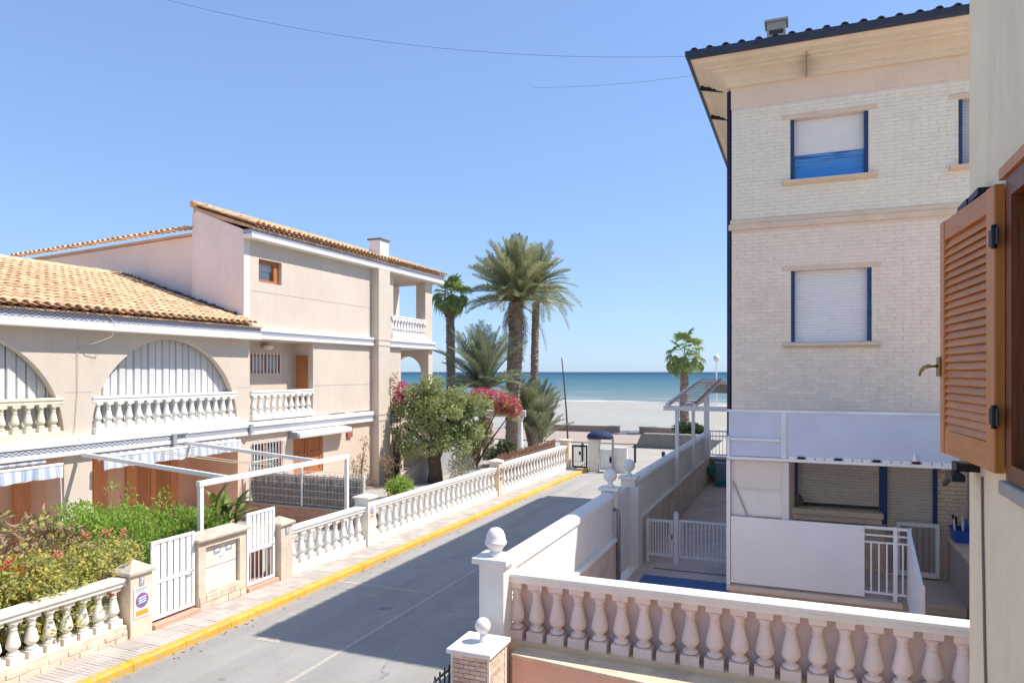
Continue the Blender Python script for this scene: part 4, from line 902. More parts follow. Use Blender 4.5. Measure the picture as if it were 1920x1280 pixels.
def trunk(par, pts, r0, r1, m=palmbark, ring=.16, n=12, seed=1):
    rn = random.Random(seed); P = [Vector(p) for p in pts]; tot = sum((b-a).length for a, b in zip(P, P[1:])); k = int(tot/ring*2); out = []; rs = []
    for i in range(k+1):
        s = i/k*(len(P)-1); j = min(int(s), len(P)-2); out.append(P[j].lerp(P[j+1], s-j)); q = i/k
        rs.append((r0+(r1-r0)*q)*(1.07 if i % 2 else .94)*rn.uniform(.96, 1.04))
    mb = MB().tube(out, rs, n)
    for i in range(0, len(out)-1):
        for q in range(5):
            a = rn.random()*6.28; r = rs[i]; p = out[i]; d = Vector((math.cos(a), math.sin(a), 0)); e = Vector((-d.y, d.x, 0))*r*.35
            mb.add([p+d*r*.9-e, p+d*r*.9+e, p+d*r*1.18+Vector((0, 0, ring*.8))], [(0, 1, 2)])
    put('trunk', mb, m, par)
def crown(par, c, meshes, n, el0, el1, sc=(.85, 1.1), bias=None, name='frond', seed=3, roll=.25, rmin=.0):
    rn = random.Random(seed)
    for i in range(n):
        q = (i+.5)/n; az = i*2.39996+rn.uniform(-.25, .25); el = el0+(el1-el0)*q**.9+rn.uniform(-.09, .09)
        d = Vector((math.cos(az)*math.cos(el), math.sin(az)*math.cos(el), math.sin(el)))
        if bias: d = (d+Vector(bias)).normalized()
        az = math.atan2(d.y, d.x); el = math.asin(max(-1, min(1, d.z)))
        me = meshes[min(len(meshes)-1, int(q*len(meshes)))]
        o = link(name, me, par, (c[0]+d.x*rmin, c[1]+d.y*rmin, c[2]+d.z*rmin+.25*(1-q)))
        o.rotation_euler = (rn.uniform(-roll, roll), -el, az); s = rn.uniform(*sc); o.scale = (s, s, s)
GP = 'palms by the beach'
dp = thing('date_palm', 'tallest shaggy date palm with dense crown in front of the sea', 'palm', (-14.6, 36.2, 0), GP)
trunk(dp, [(-14.75, 36.2, 0), (-14.8, 36.2, 3.2), (-14.62, 36.2, 6.2), (-14.6, 36.2, 8.3)], .42, .40, ring=.22)
f3 = [frond_mesh('frond', frondm, 3.6, .16, .22, 66, .58, w=.021, seed=1), frond_mesh('frond', frondm, 3.6, .26, .24, 66, .60, w=.021, seed=2), frond_mesh('frond', frondm, 3.2, .42, .25, 52, .6, w=.021, seed=3)]
crown(dp, (-14.6, 36.2, 8.35), f3, 96, 1.52, -.22, bias=(-.12, -.05, .16), seed=4, roll=.5)
dd = [frond_mesh('dead_frond', deadfrond, 2.4, .9, .1, 24, .4, seed=7)]
crown(dp, (-14.6, 36.2, 8.0), dd, 9, -.3, -1.0, seed=5, name='dead_frond')
put('fruit_stalks', branches(MB(), (-14.5, 36.0, 8.5), [(-14.1, 35.3, 8.6), (-13.9, 35.5, 8.2), (-14.7, 35.2, 8.3), (-13.7, 35.9, 8.7)], .03, .05, .3), M('orange_fruit_stalk', (.42, .24, .08), .8), dp)
d2 = thing('date_palm', 'slimmer date palm just behind the tallest palm, on its right', 'palm', (-13.4, 37.3, 0), GP)
trunk(d2, [(-13.9, 37.2, 0), (-13.9, 37.2, 4), (-13.8, 37.2, 8.4)], .24, .20, seed=3)
g3 = [frond_mesh('frond', frondm, 2.9, .2, .22, 48, .52, w=.020, seed=11), frond_mesh('frond', frondm, 2.9, .4, .22, 48, .52, w=.020, seed=12), frond_mesh('frond', frondm, 2.8, .8, .2, 44, .5, w=.020, seed=13)]
crown(d2, (-13.8, 37.2, 9.1), g3, 52, 1.45, -.45, bias=(.10, .02, .10), seed=8, sc=(.7, 1.0), roll=.5)
wp = thing('fan_palm', 'slender fan palm with brown leaf skirt right beside the house loggia', 'palm', (-18.4, 35.7, 0), GP)
trunk(wp, [(-18.45, 35.7, 0), (-18.35, 35.7, 4), (-18.4, 35.7, 8.1)], .27, .24, seed=4)
w3 = [fan_mesh('fan_leaf', fanm, .62, .72, 19, .1, 1), fan_mesh('fan_leaf', fanm, .72, .75, 19, .35, 2), fan_mesh('fan_leaf', fanm, .68, .75, 19, .6, 3)]
crown(wp, (-18.4, 35.7, 8.55), w3, 20, 1.45, -.5, sc=(.75, 1.15), seed=9, roll=.5)
ds = [fan_mesh('dead_leaf', deadfrond, .45, .55, 11, .5, 5)]
crown(wp, (-18.4, 35.7, 8.15), ds, 26, -.55, -1.35, sc=(.7, 1.0), seed=10, name='dead_leaf', roll=.8)
mp = thing('short_date_palm', 'shorter blue green date palm between fan palm and tallest palm', 'palm', (-15.1, 33.0, 0), GP)
trunk(mp, [(-14.9, 33.1, 0), (-15.0, 33.0, 2.0), (-15.0, 33.0, 3.3)], .36, .36, ring=.22, seed=5)
h3 = [frond_mesh('frond', frondblue, 3.5, .12, .15, 56, .5, w=.020, seed=21), frond_mesh('frond', frondblue, 3.4, .28, .2, 56, .5, w=.020, seed=22), frond_mesh('frond', frondblue, 2.6, .5, .2, 44, .45, w=.03, seed=23)]
crown(mp, (-15.0, 33.0, 3.5), h3, 62, 1.45, .15, bias=(-.20, -.05, .12), seed=12)
bp_ = thing('palm_clump', 'low silvery clump of palm fronds rising from ground before the sea wall', 'palm', (-14.1, 37.4, 0), GP)
i3 = [frond_mesh('frond', frondbush, 3.3, .10, .10, 56, .55, vee=.9, w=.021, seed=31, vdroop=.35), frond_mesh('frond', frondbush, 3.0, .25, .15, 56, .55, vee=.8, w=.021, seed=32, vdroop=.35)]
for k, (x, y, z) in enumerate(((-14.1, 37.4, .9), (-14.5, 37.2, 1.5), (-13.6, 37.5, .5), (-14.0, 37.6, 1.6))): crown(bp_, (x, y, z), i3, 22, 1.5, .6, sc=(.6, 1.0), bias=(.08, 0, .1), seed=20+k)
put('trunk', branches(MB(), (-14.1, 37.4, 0), [(-14.1, 37.4, 1.2), (-14.5, 37.2, 1.7), (-13.6, 37.5, .8), (-14.0, 37.6, 1.8), (-12.9, 37.7, 2.2)], .16, .09, .05, 8), palmbark, bp_)
rp = thing('fan_palm', 'bright fan palm on the promenade behind the roofed white pergola', 'palm', (-8.0, 52.9, 0), GP)
trunk(rp, [(-8.0, 52.9, 0), (-8.05, 52.9, 2.5), (-8.0, 52.9, 5.2)], .34, .27, seed=6)
r3 = [fan_mesh('fan_leaf', fanm, 1.25, .85, 21, .12, 41), fan_mesh('fan_leaf', fanm, 1.3, .88, 21, .4, 42), fan_mesh('fan_leaf', fanm, 1.1, .9, 21, .75, 43)]
crown(rp, (-8.0, 52.9, 5.45), r3, 21, 1.45, -.6, sc=(.8, 1.15), seed=14, roll=.5)
# ---------------------------------------------------------------- far end of the street
eg = thing('black_gate', 'small black iron gate at the end of the pavement', 'gate', (-9.65, 31.9, 0))
put('frame', MB().grid('y', 31.88, 31.94, -10.02, -9.28, .02, 1.08, [(-9.95, -9.35, .10, 1.0)]), blackiron, eg)
for k in range(6): put('bar', MB().box(-9.88+k*.09, -9.865+k*.09, 31.9, 31.92, .1, 1.0), blackiron, eg)
put('lock_box', MB().box(-9.68, -9.6, 31.85, 31.95, .62, .78), blackiron, eg)
pl = thing('entrance_pillar', 'broad pale pillar under the navy canopy beside black gate', 'pillar', (-8.6, 31.2, 0), 'pillars at the street end')
put('shaft', MB().box(-8.98, -8.52, 31.0, 31.5, 0, 1.42), creamwhite, pl, bevel=.01); put('cap', MB().box(-9.0, -8.5, 30.98, 31.52, 1.421, 1.46), creamwhite, pl)
pl = thing('entrance_pillar', 'pale pillar with white edge right of the white entrance gate', 'pillar', (-7.6, 31.3, 0), 'pillars at the street end')
put('shaft', MB().box(-7.82, -7.32, 31.1, 31.5, 0, 1.12), creamwhite, pl, bevel=.01); put('edge_post', MB().box(-7.315, -7.22, 31.08, 31.2, 0, 1.15), white, pl)
wg = thing('entrance_gate', 'white panelled entrance gate with dark oval keyhole plate', 'gate', (-8.15, 31.2, 0))
put('frame', MB().grid('y', 31.22, 31.28, -8.50, -7.84, .08, 1.0, [(-8.42, -7.92, .2, .84)]), whitemetal, wg)
for k in range(5): put('slat', MB().box(-8.41+k*.1, -8.325+k*.1, 31.235, 31.255, .2, .84), whitemetal, wg)
put('keyhole_plate', MB().prism([(-8.0+.05*math.cos(a*.5236), .55+.16*math.sin(a*.5236)) for a in range(12)], 'y', 31.2, 31.219), blackiron, wg)
nc = thing('navy_canopy', 'little navy canvas canopy on a post above entrance gate', 'canopy', (-8.3, 31.0, 0))
cv = MB(); nn = 12
for j, (k, zz) in enumerate(((1.0, 1.50), (1.0, 1.60), (.86, 1.72), (.62, 1.80), (.35, 1.84), (.01, 1.85))):
    cv.v += [(-8.45+.62*k*math.cos(2*math.pi*i/nn), 31.1+.5*k*math.sin(2*math.pi*i/nn), zz+.012*(i % 2)) for i in range(nn)]
cv.f = [(j*nn+i, j*nn+(i+1) % nn, (j+1)*nn+(i+1) % nn, (j+1)*nn+i) for j in range(5) for i in range(nn)]
cvo = put('canvas', cv, navy, nc, smooth=True); sm = cvo.modifiers.new('thickness', 'SOLIDIFY'); sm.thickness = .02
put('post', MB().bar((-7.82, 30.95, 0), (-7.82, 30.95, 1.52), .09).bar((-7.86, 30.95, 1.5), (-9.0, 30.95, 1.52), .05), greymetal, nc)
for x, y, lab in ((-10.2, 34.2, 'short dark bollard behind the black gate'), (-7.7, 34.9, 'short dark bollard right of the navy canopy')):
    tag(put('bollard', MB().lathe([(.06, 0), (.06, .75), (.075, .78), (.07, .9), (.03, .95)], (x, y, 0), 10), M('dark_bollard', (.07, .06, .055), .6)), lab, 'bollard', 'bollards along the beach road')
tag(put('bollard', MB().lathe([(.07, 0), (.07, .9), (.085, .93), (.08, 1.02), (.03, 1.05)], (-5.6, 31.0, 0), 10), M('navy_post', (.03, .03, .07), .6)), 'navy post just beyond the white street wall', 'bollard', 'bollards along the beach road')
pn = thing('promenade_planter', 'grey sloped concrete planter with green plants by the promenade', 'planter', (-7, 42.3, 0))
put('wall', MB().prism([(-9.25, 0), (-3.6, 0), (-3.6, .80), (-8.75, .80), (-8.95, .7)], 'y', 42.0, 42.3), M('grey_planter_concrete', (.27, .255, .24), .93, .12, 1.5, .3, 40, stain=.3), pn)
put('coping', MB().box(-8.75, -3.6, 41.95, 42.35, .801, .86), concrete, pn)
put('return_wall', MB().prism([(42.3, 0), (45, 0), (45, .5), (42.3, .8)], 'x', -9.0, -8.75), concrete, pn)
tag(put('plants', leaves(MB(), blobset(-6.3, 43.4, .95, 1.6, .6, .22, 12, .3, .45), 1500, .10, 2.4, .4, .6), leafdark, pn), kind='stuff')
for x0, x1, lab in ((-19.8, -12.45, 'low tan sea wall left of the beach gap'), (-10.95, -1.0, 'low tan sea wall right of the beach gap')):
    t = thing('sea_wall', lab, 'wall', ((x0+x1)/2, 51.2, 0), 'low sea walls along the sand')
    put('wall', MB().box(x0, x1, 51.0, 51.4, 0, .46), M('tan_sea_wall', (.34, .25, .20), .93, .1, 1.5, .3, 40, stain=.2), t); put('coping', MB().box(x0-.04, x1+.04, 50.95, 51.45, .461, .53), concrete, t)
tag(put('thin_pole', MB().tube([(-13.16, 41.1, 0), (-13.25, 41.05, 2.0), (-13.38, 41.0, 3.8), (-13.52, 40.95, 5.35)], [.055, .05, .04, .03], 8), M('dark_pole', (.09, .075, .07), .7)), 'thin dark leaning pole standing before the beach', 'pole')
sl_t = thing('globe_lamp', 'white globe street lamp beside the promenade fan palm', 'street lamp', (-5.4, 49.7, 0))
put('pole', MB().tube([(-5.4, 49.7, 0), (-5.4, 49.7, 5.2)], .045, 8), whitemetal, sl_t)
put('globe', MB().lathe([(.05, 0), (.14, .05), (.20, .16), (.21, .26), (.17, .38), (.09, .45), (.01, .47)], (-5.4, 49.7, 5.2), 14), globem, sl_t, smooth=True)
# small sailing boat far out
bt = thing('sailing_boat', 'tiny pale sailing boat on the horizon left of the pole', 'boat', (-820, 1750, -.5))
put('hull', MB().prism([(-832, .2), (-808, .2), (-804, 3), (-836, 3)], 'y', 1748, 1752), white, bt); put('sail', MB().prism([(-830, 4), (-812, 4), (-822, 26)], 'y', 1749.8, 1750.2), white, bt); put('mast', MB().tube([(-821, 1750, 2), (-821, 1750, 28)], .3, 5), greymetal, bt)

# ---------------------------------------------------------------- right: three storey brick house
YF = 13.40; XL = -1.19
bh = thing('brick_house', 'three storey pale brick house with blue framed shutters and dark eaves', 'house', (3, YF, 0))
W1 = (-.20, 1.03, 7.87, 8.93); W2 = (-.19, 1.08, 5.02, 6.27); W3 = (2.34, 3.5, 7.86, 8.92); W4 = (2.6, 3.7, 5.02, 6.27)
G1 = (-.13, 1.20, 2.15, 3.02); D1 = (1.28, 2.04, 1.13, 3.05)
put('front_wall', MB().grid('y', YF+.3, YF+.005, XL, 8, 3.8, 9.25, [W1, W2, W3, W4]), mortar, bh)
put('ground_front_wall', MB().grid('y', YF+.3, YF+.022, XL, 8, .6, 3.8, [G1, D1]), mortar, bh)
put('side_wall', MB().box(XL, XL+.25, YF+.31, 27, .6, 9.6), M('side_cream_brick', (.58, .50, .42), .9, .1, 6, .4, 40), bh)
put('rear_wall', MB().box(XL+.26, 8, 26.7, 27, .6, 9.6), mortar, bh)
put('parapet_band', MB().box(XL-.012, 8, YF, YF+.3, 9.252, 9.64), M('peach_plain_render', (.80, .65, .51), .92, .05, 1.2, .2, 50, stain=.12), bh)
put('storey_band', MB().box(XL-.05, 8, YF-.06, YF+.02, 7.05, 7.15).box(XL-.025, 8, YF-.035, YF+.02, 7.151, 7.235), peach, bh, bevel=.008)
def lay_bricks(par, regions, keep):
    items = []
    for (x0, x1, z0, z1, holes, m) in regions:
        ch = .0655; n = int((z1-z0)/ch)
        for r in range(n):
            z = z0+ch*(r+.5); x = x0-(.125 if r % 2 else 0)-R.uniform(0, .03)
            while x < x1:
                a, c = max(x, x0), min(x+.25, x1); x += .2505
                segs = [(a, c)]
                for h in holes:
                    if h[2]-.03 < z < h[3]+.03:
                        ns = []
                        for s in segs:
                            if s[1] <= h[0] or s[0] >= h[1]: ns.append(s); continue
                            if s[0] < h[0]: ns.append((s[0], h[0]))
                            if s[1] > h[1]: ns.append((h[1], s[1]))
                        segs = ns
                for s in segs:
                    if s[1]-s[0] > .03: items.append(((s[0]+s[1])/2, z, s[1]-s[0]-.006, m))
    def vis(q): return Vector((q[0], YF, q[1]-4.5)).length + (100 if q[0] > 2.5 else 0)
    items.sort(key=vis); mes = {}
    for i, (x, z, l, m) in enumerate(items):
        dy = R.uniform(-.003, .003)
        if i < keep:
            if m not in mes: mes[m] = MB().box(-.5, .5, -.011, .02, -.0305, .0305).mesh('brick', MATS[m])
            o = link('brick', mes[m], par, (x, YF+.01+dy, z)); o.scale = (l, 1, 1)
        else:
            mes.setdefault(m+'*', MB()).box(x-l/2, x+l/2, YF-.001+dy, YF+.03, z-.0305, z+.0305)
    for k, v in mes.items():
        if k.endswith('*'): tag(put('brick', v, MATS[k[:-1]], par), kind='stuff')
lay_bricks(bh, [(XL+.002, 4.2, 7.245, 9.245, [W1, W2, W3], 'cream_face_brick'), (XL+.002, 4.2, 3.85, 7.045, [W2, W4], 'pinkish_face_brick'), (XL+.4, 2.46, 1.13, 3.3, [G1, D1, (.0, 1.28, 1.95, 2.15)], 'tan_face_brick')], 298)
def roller(z0, z1, x0, x1, y, pitch=.05, dpt=.012):
    mb = MB(); n = int((z1-z0)/pitch)
    for k in range(n):
        a = z0+k*pitch; mb.v += [(x0, y, a), (x1, y, a), (x0, y-dpt, a+pitch*.3), (x1, y-dpt, a+pitch*.3), (x0, y-dpt, a+pitch*.8), (x1, y-dpt, a+pitch*.8), (x0, y, a+pitch*.97), (x1, y, a+pitch*.97)]
        i = len(mb.v)-8; mb.f += [(i, i+1, i+3, i+2), (i+2, i+3, i+5, i+4), (i+4, i+5, i+7, i+6)]
    mb.quad((x0, y+.001, z0), (x1, y+.001, z0), (x1, y+.001, z1), (x0, y+.001, z1))
    return mb
def bwindow(h, shut, lintel=True, wave_panel=False, sl=.06):
    x0, x1, z0, z1 = h
    w = put('window', MB().box(x0, x1, YF+.2, YF+.24, z0, z1), glass, bh)
    put('jamb', MB().box(x0, x0+sl, YF+.03, YF+.19, z0, z1), bluepaint, w); put('jamb', MB().box(x1-sl, x1, YF+.03, YF+.19, z0, z1), bluepaint, w)
    zs = z0+.42*(z1-z0) if wave_panel else z0+.005
    put('roller_shutter', roller(zs, z1-.002, x0+sl+.002, x1-sl-.002, YF+.13, .012 if wave_panel else .05, .003 if wave_panel else .012), shut, w)
    if wave_panel: put('blue_wave_panel', MB().box(x0+sl+.002, x1-sl-.002, YF+.11, YF+.13, z0+.01, zs-.002), wavem, w)  # streaked blue panel fills the lower part of the opening
    if lintel:
        put('sill', MB().prism([(YF+.2, z0-.001), (YF-.11, z0-.02), (YF-.11, z0-.06), (YF-.02, z0-.10), (YF+.2, z0-.10)], 'x', x0-.13, x1+.13), peach, w, bevel=.006)
        put('lintel', MB().box(x0-.13, x1+.13, YF-.018, YF+.06, z1+.002, z1+.085), peach, w, bevel=.006)
bwindow(W1, shutterwhite, wave_panel=True); bwindow(W2, shutterwhite); bwindow(W3, M('pale_roller', (.5, .53, .55), .5)); bwindow(W4, shutterwhite)
w = put('ground_window', MB().box(G1[0], G1[1], YF+.2, YF+.24, G1[2], G1[3]), glass, bh)
put('jamb', MB().box(G1[0], G1[0]+.05, YF-.03, YF+.19, G1[2], G1[3]), bluepaint, w); put('jamb', MB().box(G1[1]-.004, D1[0]+.03, YF-.03, YF+.0, 1.95, G1[3]), bluepaint, w)
put('roller_shutter', roller(G1[2]+.07, G1[3], G1[0]+.052, G1[1]-.006, YF+.06), shutterbeige, w)
put('ledge', MB().box(-.18, 1.24, YF-.22, YF+.2, 2.06, 2.149).box(-.15, 1.22, YF-.16, YF+.2, 1.955, 2.059), peach, w, bevel=.008)
w = put('house_door', MB().box(D1[0], D1[1], YF+.2, YF+.24, D1[2], D1[3]), shutterbeige, bh)
put('roller_shutter', roller(D1[2]+.75, D1[3], D1[0]+.035, D1[1]-.06, YF+.05), shutterbeige, w); put('jamb', MB().box(D1[1]-.058, D1[1], YF-.02, YF+.15, D1[2]+.72, D1[3]), bluepaint, w)
g = thing('porch_gate', 'low white framed grey slatted gate in front of house door', 'gate', (1.77, YF-.1, 1.13))
put('frame', MB().grid('y', YF-.06, YF-.10, 1.44, 2.06, 1.14, 2.02, [(1.49, 2.0, 1.22, 1.96)]), whitemetal, g)
for k in range(6): put('slat', MB().box(1.492+k*.085, 1.570+k*.085, YF-.08, YF-.07, 1.22, 1.96), M('grey_brown_slat', (.36, .31, .285), .6, .05), g)
sg = thing('house_sign', 'small red sign with white letters beside house door', 'sign', (2.14, YF, 3.0))
put('plate', MB().box(2.06, 2.27, YF-.03, YF-.012, 2.865, 2.935), signred, sg)
lt = MB()
for k, wd in enumerate((.02, .025, .018, .026, .02, .024)): lt.box(2.075+k*.028, 2.075+k*.028+wd*.8, YF-.034, YF-.0305, 2.882, 2.918)
put('lettering', lt, signwhite, sg)
# cornice carried round the corner
def ringloft(prof, x1=8, y1=27):
    mb = MB()
    for o, z in prof: mb.v += [(x1, YF-o, z), (XL-o, YF-o, z), (XL-o, y1, z)]
    for i in range(len(prof)-1):
        for k in range(2): mb.f.append((3*i+k, 3*i+k+1, 3*i+3+k+1, 3*i+3+k))
    return mb
plaster = M('cornice_plaster', (.78, .65, .49), .9, .07, 1.2, .2, 60, stain=.16)
put('cornice', ringloft([(0, 9.62), (.07, 9.625), (.085, 9.72), (.10, 9.72), (.13, 9.75), (.22, 9.80), (.32, 9.83), (.335, 9.845), (.335, 9.862), (.40, 9.875), (.42, 9.89), (.42, 9.905), (.54, 9.935), (.60, 9.985), (.64, 9.99), (.64, 10.02), (0, 10.02)]), plaster, bh)
put('cornice_joint', MB().box(.06, .068, YF-.45, YF-.07, 9.60, 9.905), M('dark_cornice_joint', (.22, .17, .12), 1), bh)  # thin dark strip across the cornice, drawn as a joint
gut = ringloft([(.63, 10.0), (.66, 9.985), (.70, 9.99), (.72, 10.03), (.725, 10.12), (.70, 10.125), (.69, 10.06), (.64, 10.05), (.63, 10.0)])
put('gutter', gut, M('dark_navy_gutter', (.035, .045, .075), .4, .15, 4), bh)
put('roof', MB().add([(XL-.66, YF-.66, 10.06), (8, YF-.66, 10.06), (8, 20, 12.3), (4.5, 20, 12.3), (XL-.66, 27.5, 10.06), (8, 27.5, 10.06)], [(0, 1, 2, 3), (0, 3, 4), (3, 2, 5, 4)]), darktile, bh)
DT, DV, DF = tile_mesh('dark_roof_tile', darktile, .066, .42, 6)
lay_tiles(bh, (XL-.70, YF-.70, 10.07), (1, 0, 0), (0, 1, .34), 32, 2, .265, .36, 66, me=DT, v=DV, f=DF, mat=darktile, name='dark_roof_tile')
lay_tiles(bh, (XL-.70, 27, 10.07), (0, -1, 0), (1, 0, .34), 53, 1, .265, .36, 54, me=DT, v=DV, f=DF, mat=darktile, name='dark_roof_tile')
v = put('roof_vent', MB().grid('y', 13.9, 13.62, -.60, -.28, 10.28, 10.80, [(-.56, -.32, 10.46, 10.54), (-.56, -.32, 10.58, 10.66)]), concrete, bh)
put('cap', MB().box(-.64, -.24, 13.58, 13.95, 10.801, 10.84), concrete, v)
put('downpipe', MB().tube([(XL-.05, YF+.10, 9.6), (XL-.05, YF+.10, .6)], .045, 8), M('navy_downpipe', (.03, .035, .07), .4), bh, smooth=True)
put('eave_bracket', MB().bar((XL-.62, YF+.55, 9.93), (XL, YF+.55, 9.78), .05, .08).bar((XL-.62, 15.6, 9.93), (XL, 15.6, 9.78), .05, .08), blackiron, bh)
# awning, terrace and railings
aw = thing('terrace_canopy', 'upright pale blue grey sheet front above ground floor terrace of brick house', 'canopy', (.6, 11.9, 3.1))
for x0, x1 in ((-1.10, -.315), (-.235, 2.10)): put('sheet', MB().box(x0, x1, 11.88, 11.905, 3.165, 3.86), bluegrey, aw)
put('mullion', MB().box(-.314, -.236, 11.865, 11.91, 3.15, 3.86), M('blue_white_rafter', (.72, .75, .80), .5), aw)
put('top_rail', MB().box(-1.13, 2.12, 11.86, 11.92, 3.861, 3.90), M('pale_strip', (.76, .77, .80), .6), aw)
put('roof_sheet', MB().box(-1.12, 2.12, 11.92, YF-.02, 3.12, 3.15), M('pale_canopy_roof', (.66, .68, .72), .6), aw)
put('low_bar', MB().box(-1.09, -.33, 11.84, 11.878, 3.415, 3.445), whitemetal, aw)
put('side_bar', MB().box(-1.12, -1.085, 11.84, 11.878, 3.14, 3.47), whitemetal, aw)
put('front_bar', MB().box(-1.13, 2.12, 11.86, 11.915, 3.10, 3.145), whitemetal, aw)
for k in range(17): put('tab', MB().box(-.2+k*.13, -.2+k*.13+.105, 11.862, 11.878, 3.147, 3.185), whitemetal if k % 4 != 1 else blackiron, aw)
put('lamp_cone', MB().lathe([(.035, 0), (.02, .08), (.005, .12)], (1.52, 11.86, 3.19), 8), whitemetal, aw)
te = thing('raised_terrace', 'raised stone terrace with ledge in front of brick house', 'terrace', (.6, 12.6, .6))
put('base', MB().box(-1.09, 2.19, 11.93, YF+.02, .595, 1.03), yardwall, te)
put('floor', MB().box(-1.09, 2.19, 11.93, YF+.02, 1.031, 1.10), yardfloor, te)
put('ledge', MB().box(-1.13, 1.36, 11.78, 11.925, 1.02, 1.09), peach, te, bevel=.01)
put('step_edge', MB().box(1.46, 2.18, 11.85, 11.926, .98, 1.104), peach, te, bevel=.01)
put('stair_step', MB().box(1.46, 2.18, 11.55, 11.84, .6, .86), yardwall, te); put('stair_step', MB().box(1.46, 2.18, 11.2, 11.54, .6, .74), yardwall, te)
tp = thing('terrace_enclosure', 'white panelled corner enclosure with tall post beside terrace railing', 'enclosure', (-.7, 11.9, 1.1))
put('post', MB().box(-1.135, -1.075, 11.86, 11.92, 1.092, 3.088), whitemetal, tp)
put('panel', MB().box(-1.07, -.30, 11.95, 11.97, 2.2, 2.62), M('offwhite_panel', (.80, .76, .72), .6, .03, stain=.05), tp); put('panel', MB().box(-1.07, -.30, 11.945, 11.965, 2.64, 3.085), M('cream_panel', (.78, .70, .63), .6, .03, stain=.06), tp)
put('frame', MB().box(-.298, -.20, 11.90, 11.96, 1.6, 3.085).box(-1.07, -.30, 11.935, 11.95, 2.61, 2.65), M('offwhite_frame', (.70, .67, .62), .6), tp)
put('brace', MB().bar((-1.04, 11.925, 2.75), (-.80, 11.925, 2.15), .018), greymetal, tp)
tag(put('mask_ornament', MB().lathe([(.03, 0), (.06, .05), (.065, .11), (.05, .17), (.02, .2)], (-.07, YF-.10, 2.18), 8).lathe([(.035, 0), (.03, .09)], (-.02, YF-.14, 2.22), 6), M('dark_ornament', (.12, .10, .09), .7)), 'small dark ornament on left end of the ground window ledge', 'ornament')
rl = thing('terrace_railing', 'white railing with one big white sheet panel along terrace edge', 'railing', (.2, 11.9, 1.1))
put('sheet_panel', MB().box(-1.065, .86, 11.865, 11.89, 1.13, 2.19), M('white_sheet', (.87, .86, .85), .55, .03, 1, .03, 20, stain=.07, streak=.07), rl, bevel=.004)
for x in (-1.02, -.4, .22, .81):
    for z in (1.19, 2.13): put('fixing', MB().lathe([(.009, 0), (.006, .006)], (x, 11.86, z), 8), greymetal, rl)
for z, h in ((2.17, .04), (2.06, .025), (1.955, .025), (1.20, .03)): put('rail', MB().box(.862, 1.46, 11.88, 11.91, z-h/2, z+h/2), whitemetal, rl)
for k in range(5):
    x = .95+k*.105
    if abs(x-1.27) > .05: put('bar', MB().box(x-.011, x+.011, 11.885, 11.905, 1.215, 1.942), whitemetal, rl)
for x in (1.27, 1.455): put('post', MB().box(x-.026, x+.026, 11.87, 11.915, 1.092, 2.2), whitemetal, rl)
sp = thing('stair_panel', 'white sloping sheet panel along stairs beside terrace railing', 'railing', (1.45, 11.2, .6))
put('sheet', MB().prism([(11.85, 1.1), (11.85, 2.15), (10.62, 1.66), (10.55, .62), (11.2, .62)], 'x', 1.432, 1.45), M('white_sheet_b', (.84, .84, .84), .5, .03, 1, .02, 20), sp)
put('handrail', MB().bar((1.44, 11.86, 2.17), (1.44, 10.58, 1.67), .045), whitemetal, sp); put('post', MB().box(1.41, 1.47, 10.55, 10.61, .6, 1.72), whitemetal, sp)
pw = thing('party_wall', 'grey rendered wall with low ledge right of house door', 'wall', (2.5, 10, .6))
put('low_wall', MB().box(2.19, 2.47, 8.0, YF+.02, .595, 1.80), M('party_render', (.50, .435, .375), .92, .07, 1, .3, 40, stain=.15), pw); put('ledge', MB().box(2.15, 2.47, 8.0, YF-.02, 1.801, 1.86), peach, pw, bevel=.008)
put('high_wall', MB().box(2.472, 2.65, 4.5, YF+.02, .595, 3.55), M('party_grey', (.47, .46, .44), .92, .06, 1, .3, 40, stain=.15), pw)
tb_ = thing('tool_box', 'blue plastic tool box full of brushes on wall ledge', 'tool box', (2.33, 12.7, 1.862))
put('box', MB().add([(2.19, 12.75, 1.863), (2.38, 12.75, 1.863), (2.38, 13.1, 1.863), (2.19, 13.1, 1.863), (2.16, 12.7, 2.06), (2.41, 12.7, 2.06), (2.41, 13.15, 2.06), (2.16, 13.15, 2.06)], [(3, 2, 1, 0), (0, 1, 5, 4), (1, 2, 6, 5), (2, 3, 7, 6), (3, 0, 4, 7)]), plasticblue, tb_)
for k in range(9):
    x = 2.20+R.random()*.16; y = 12.77+R.random()*.32
    put('brush', MB().tube([(x, y, 1.9), (x+R.uniform(-.03, .02), y+R.uniform(-.02, .02), 2.14+R.random()*.1)], .016, 6), (signwhite, creamwhite, plasticblue, blackiron)[k % 4], tb_)
# ---------------------------------------------------------------- neighbour's yard and street wall
struct('yard_floor', MB().box(-3.06, 8, 7.42, 26.0, -.02, .595), yardfloor)
struct('yard_drain', MB().box(-2.75, -1.2, 14.12, 14.18, .596, .6), M('dirty_drain', (.16, .145, .135), 1))
tag(put('floor_mat', MB().box(-2.82, -1.25, 12.55, 13.6, .599, .611), bluemat), 'flat blue mat lying on the grey yard floor', 'mat')
sw = thing('street_wall', 'long white rendered wall between road and grey yard', 'wall', (-3.2, 16, 0))
wr = M('white_wall_render', (.85, .82, .77), .85, .05, .8, .25, 45, stain=.14, streak=.18)
for y0, y1 in ((7.5, 12.46), (14.16, 26.0)):
    put('wall', MB().box(-3.33, -3.12, y0, y1, 0, 2.22), wr, sw)
    pr = [(-3.36, 2.221), (-3.36, 2.27)]+[(-3.225-.135*math.cos(math.pi*k/10), 2.275+.07*math.sin(math.pi*k/10)) for k in range(11)]+[(-3.09, 2.221)]
    put('rounded_coping', MB().prism(pr, 'y', y0+.02, y1-.02), wr, sw, bevel=.01)
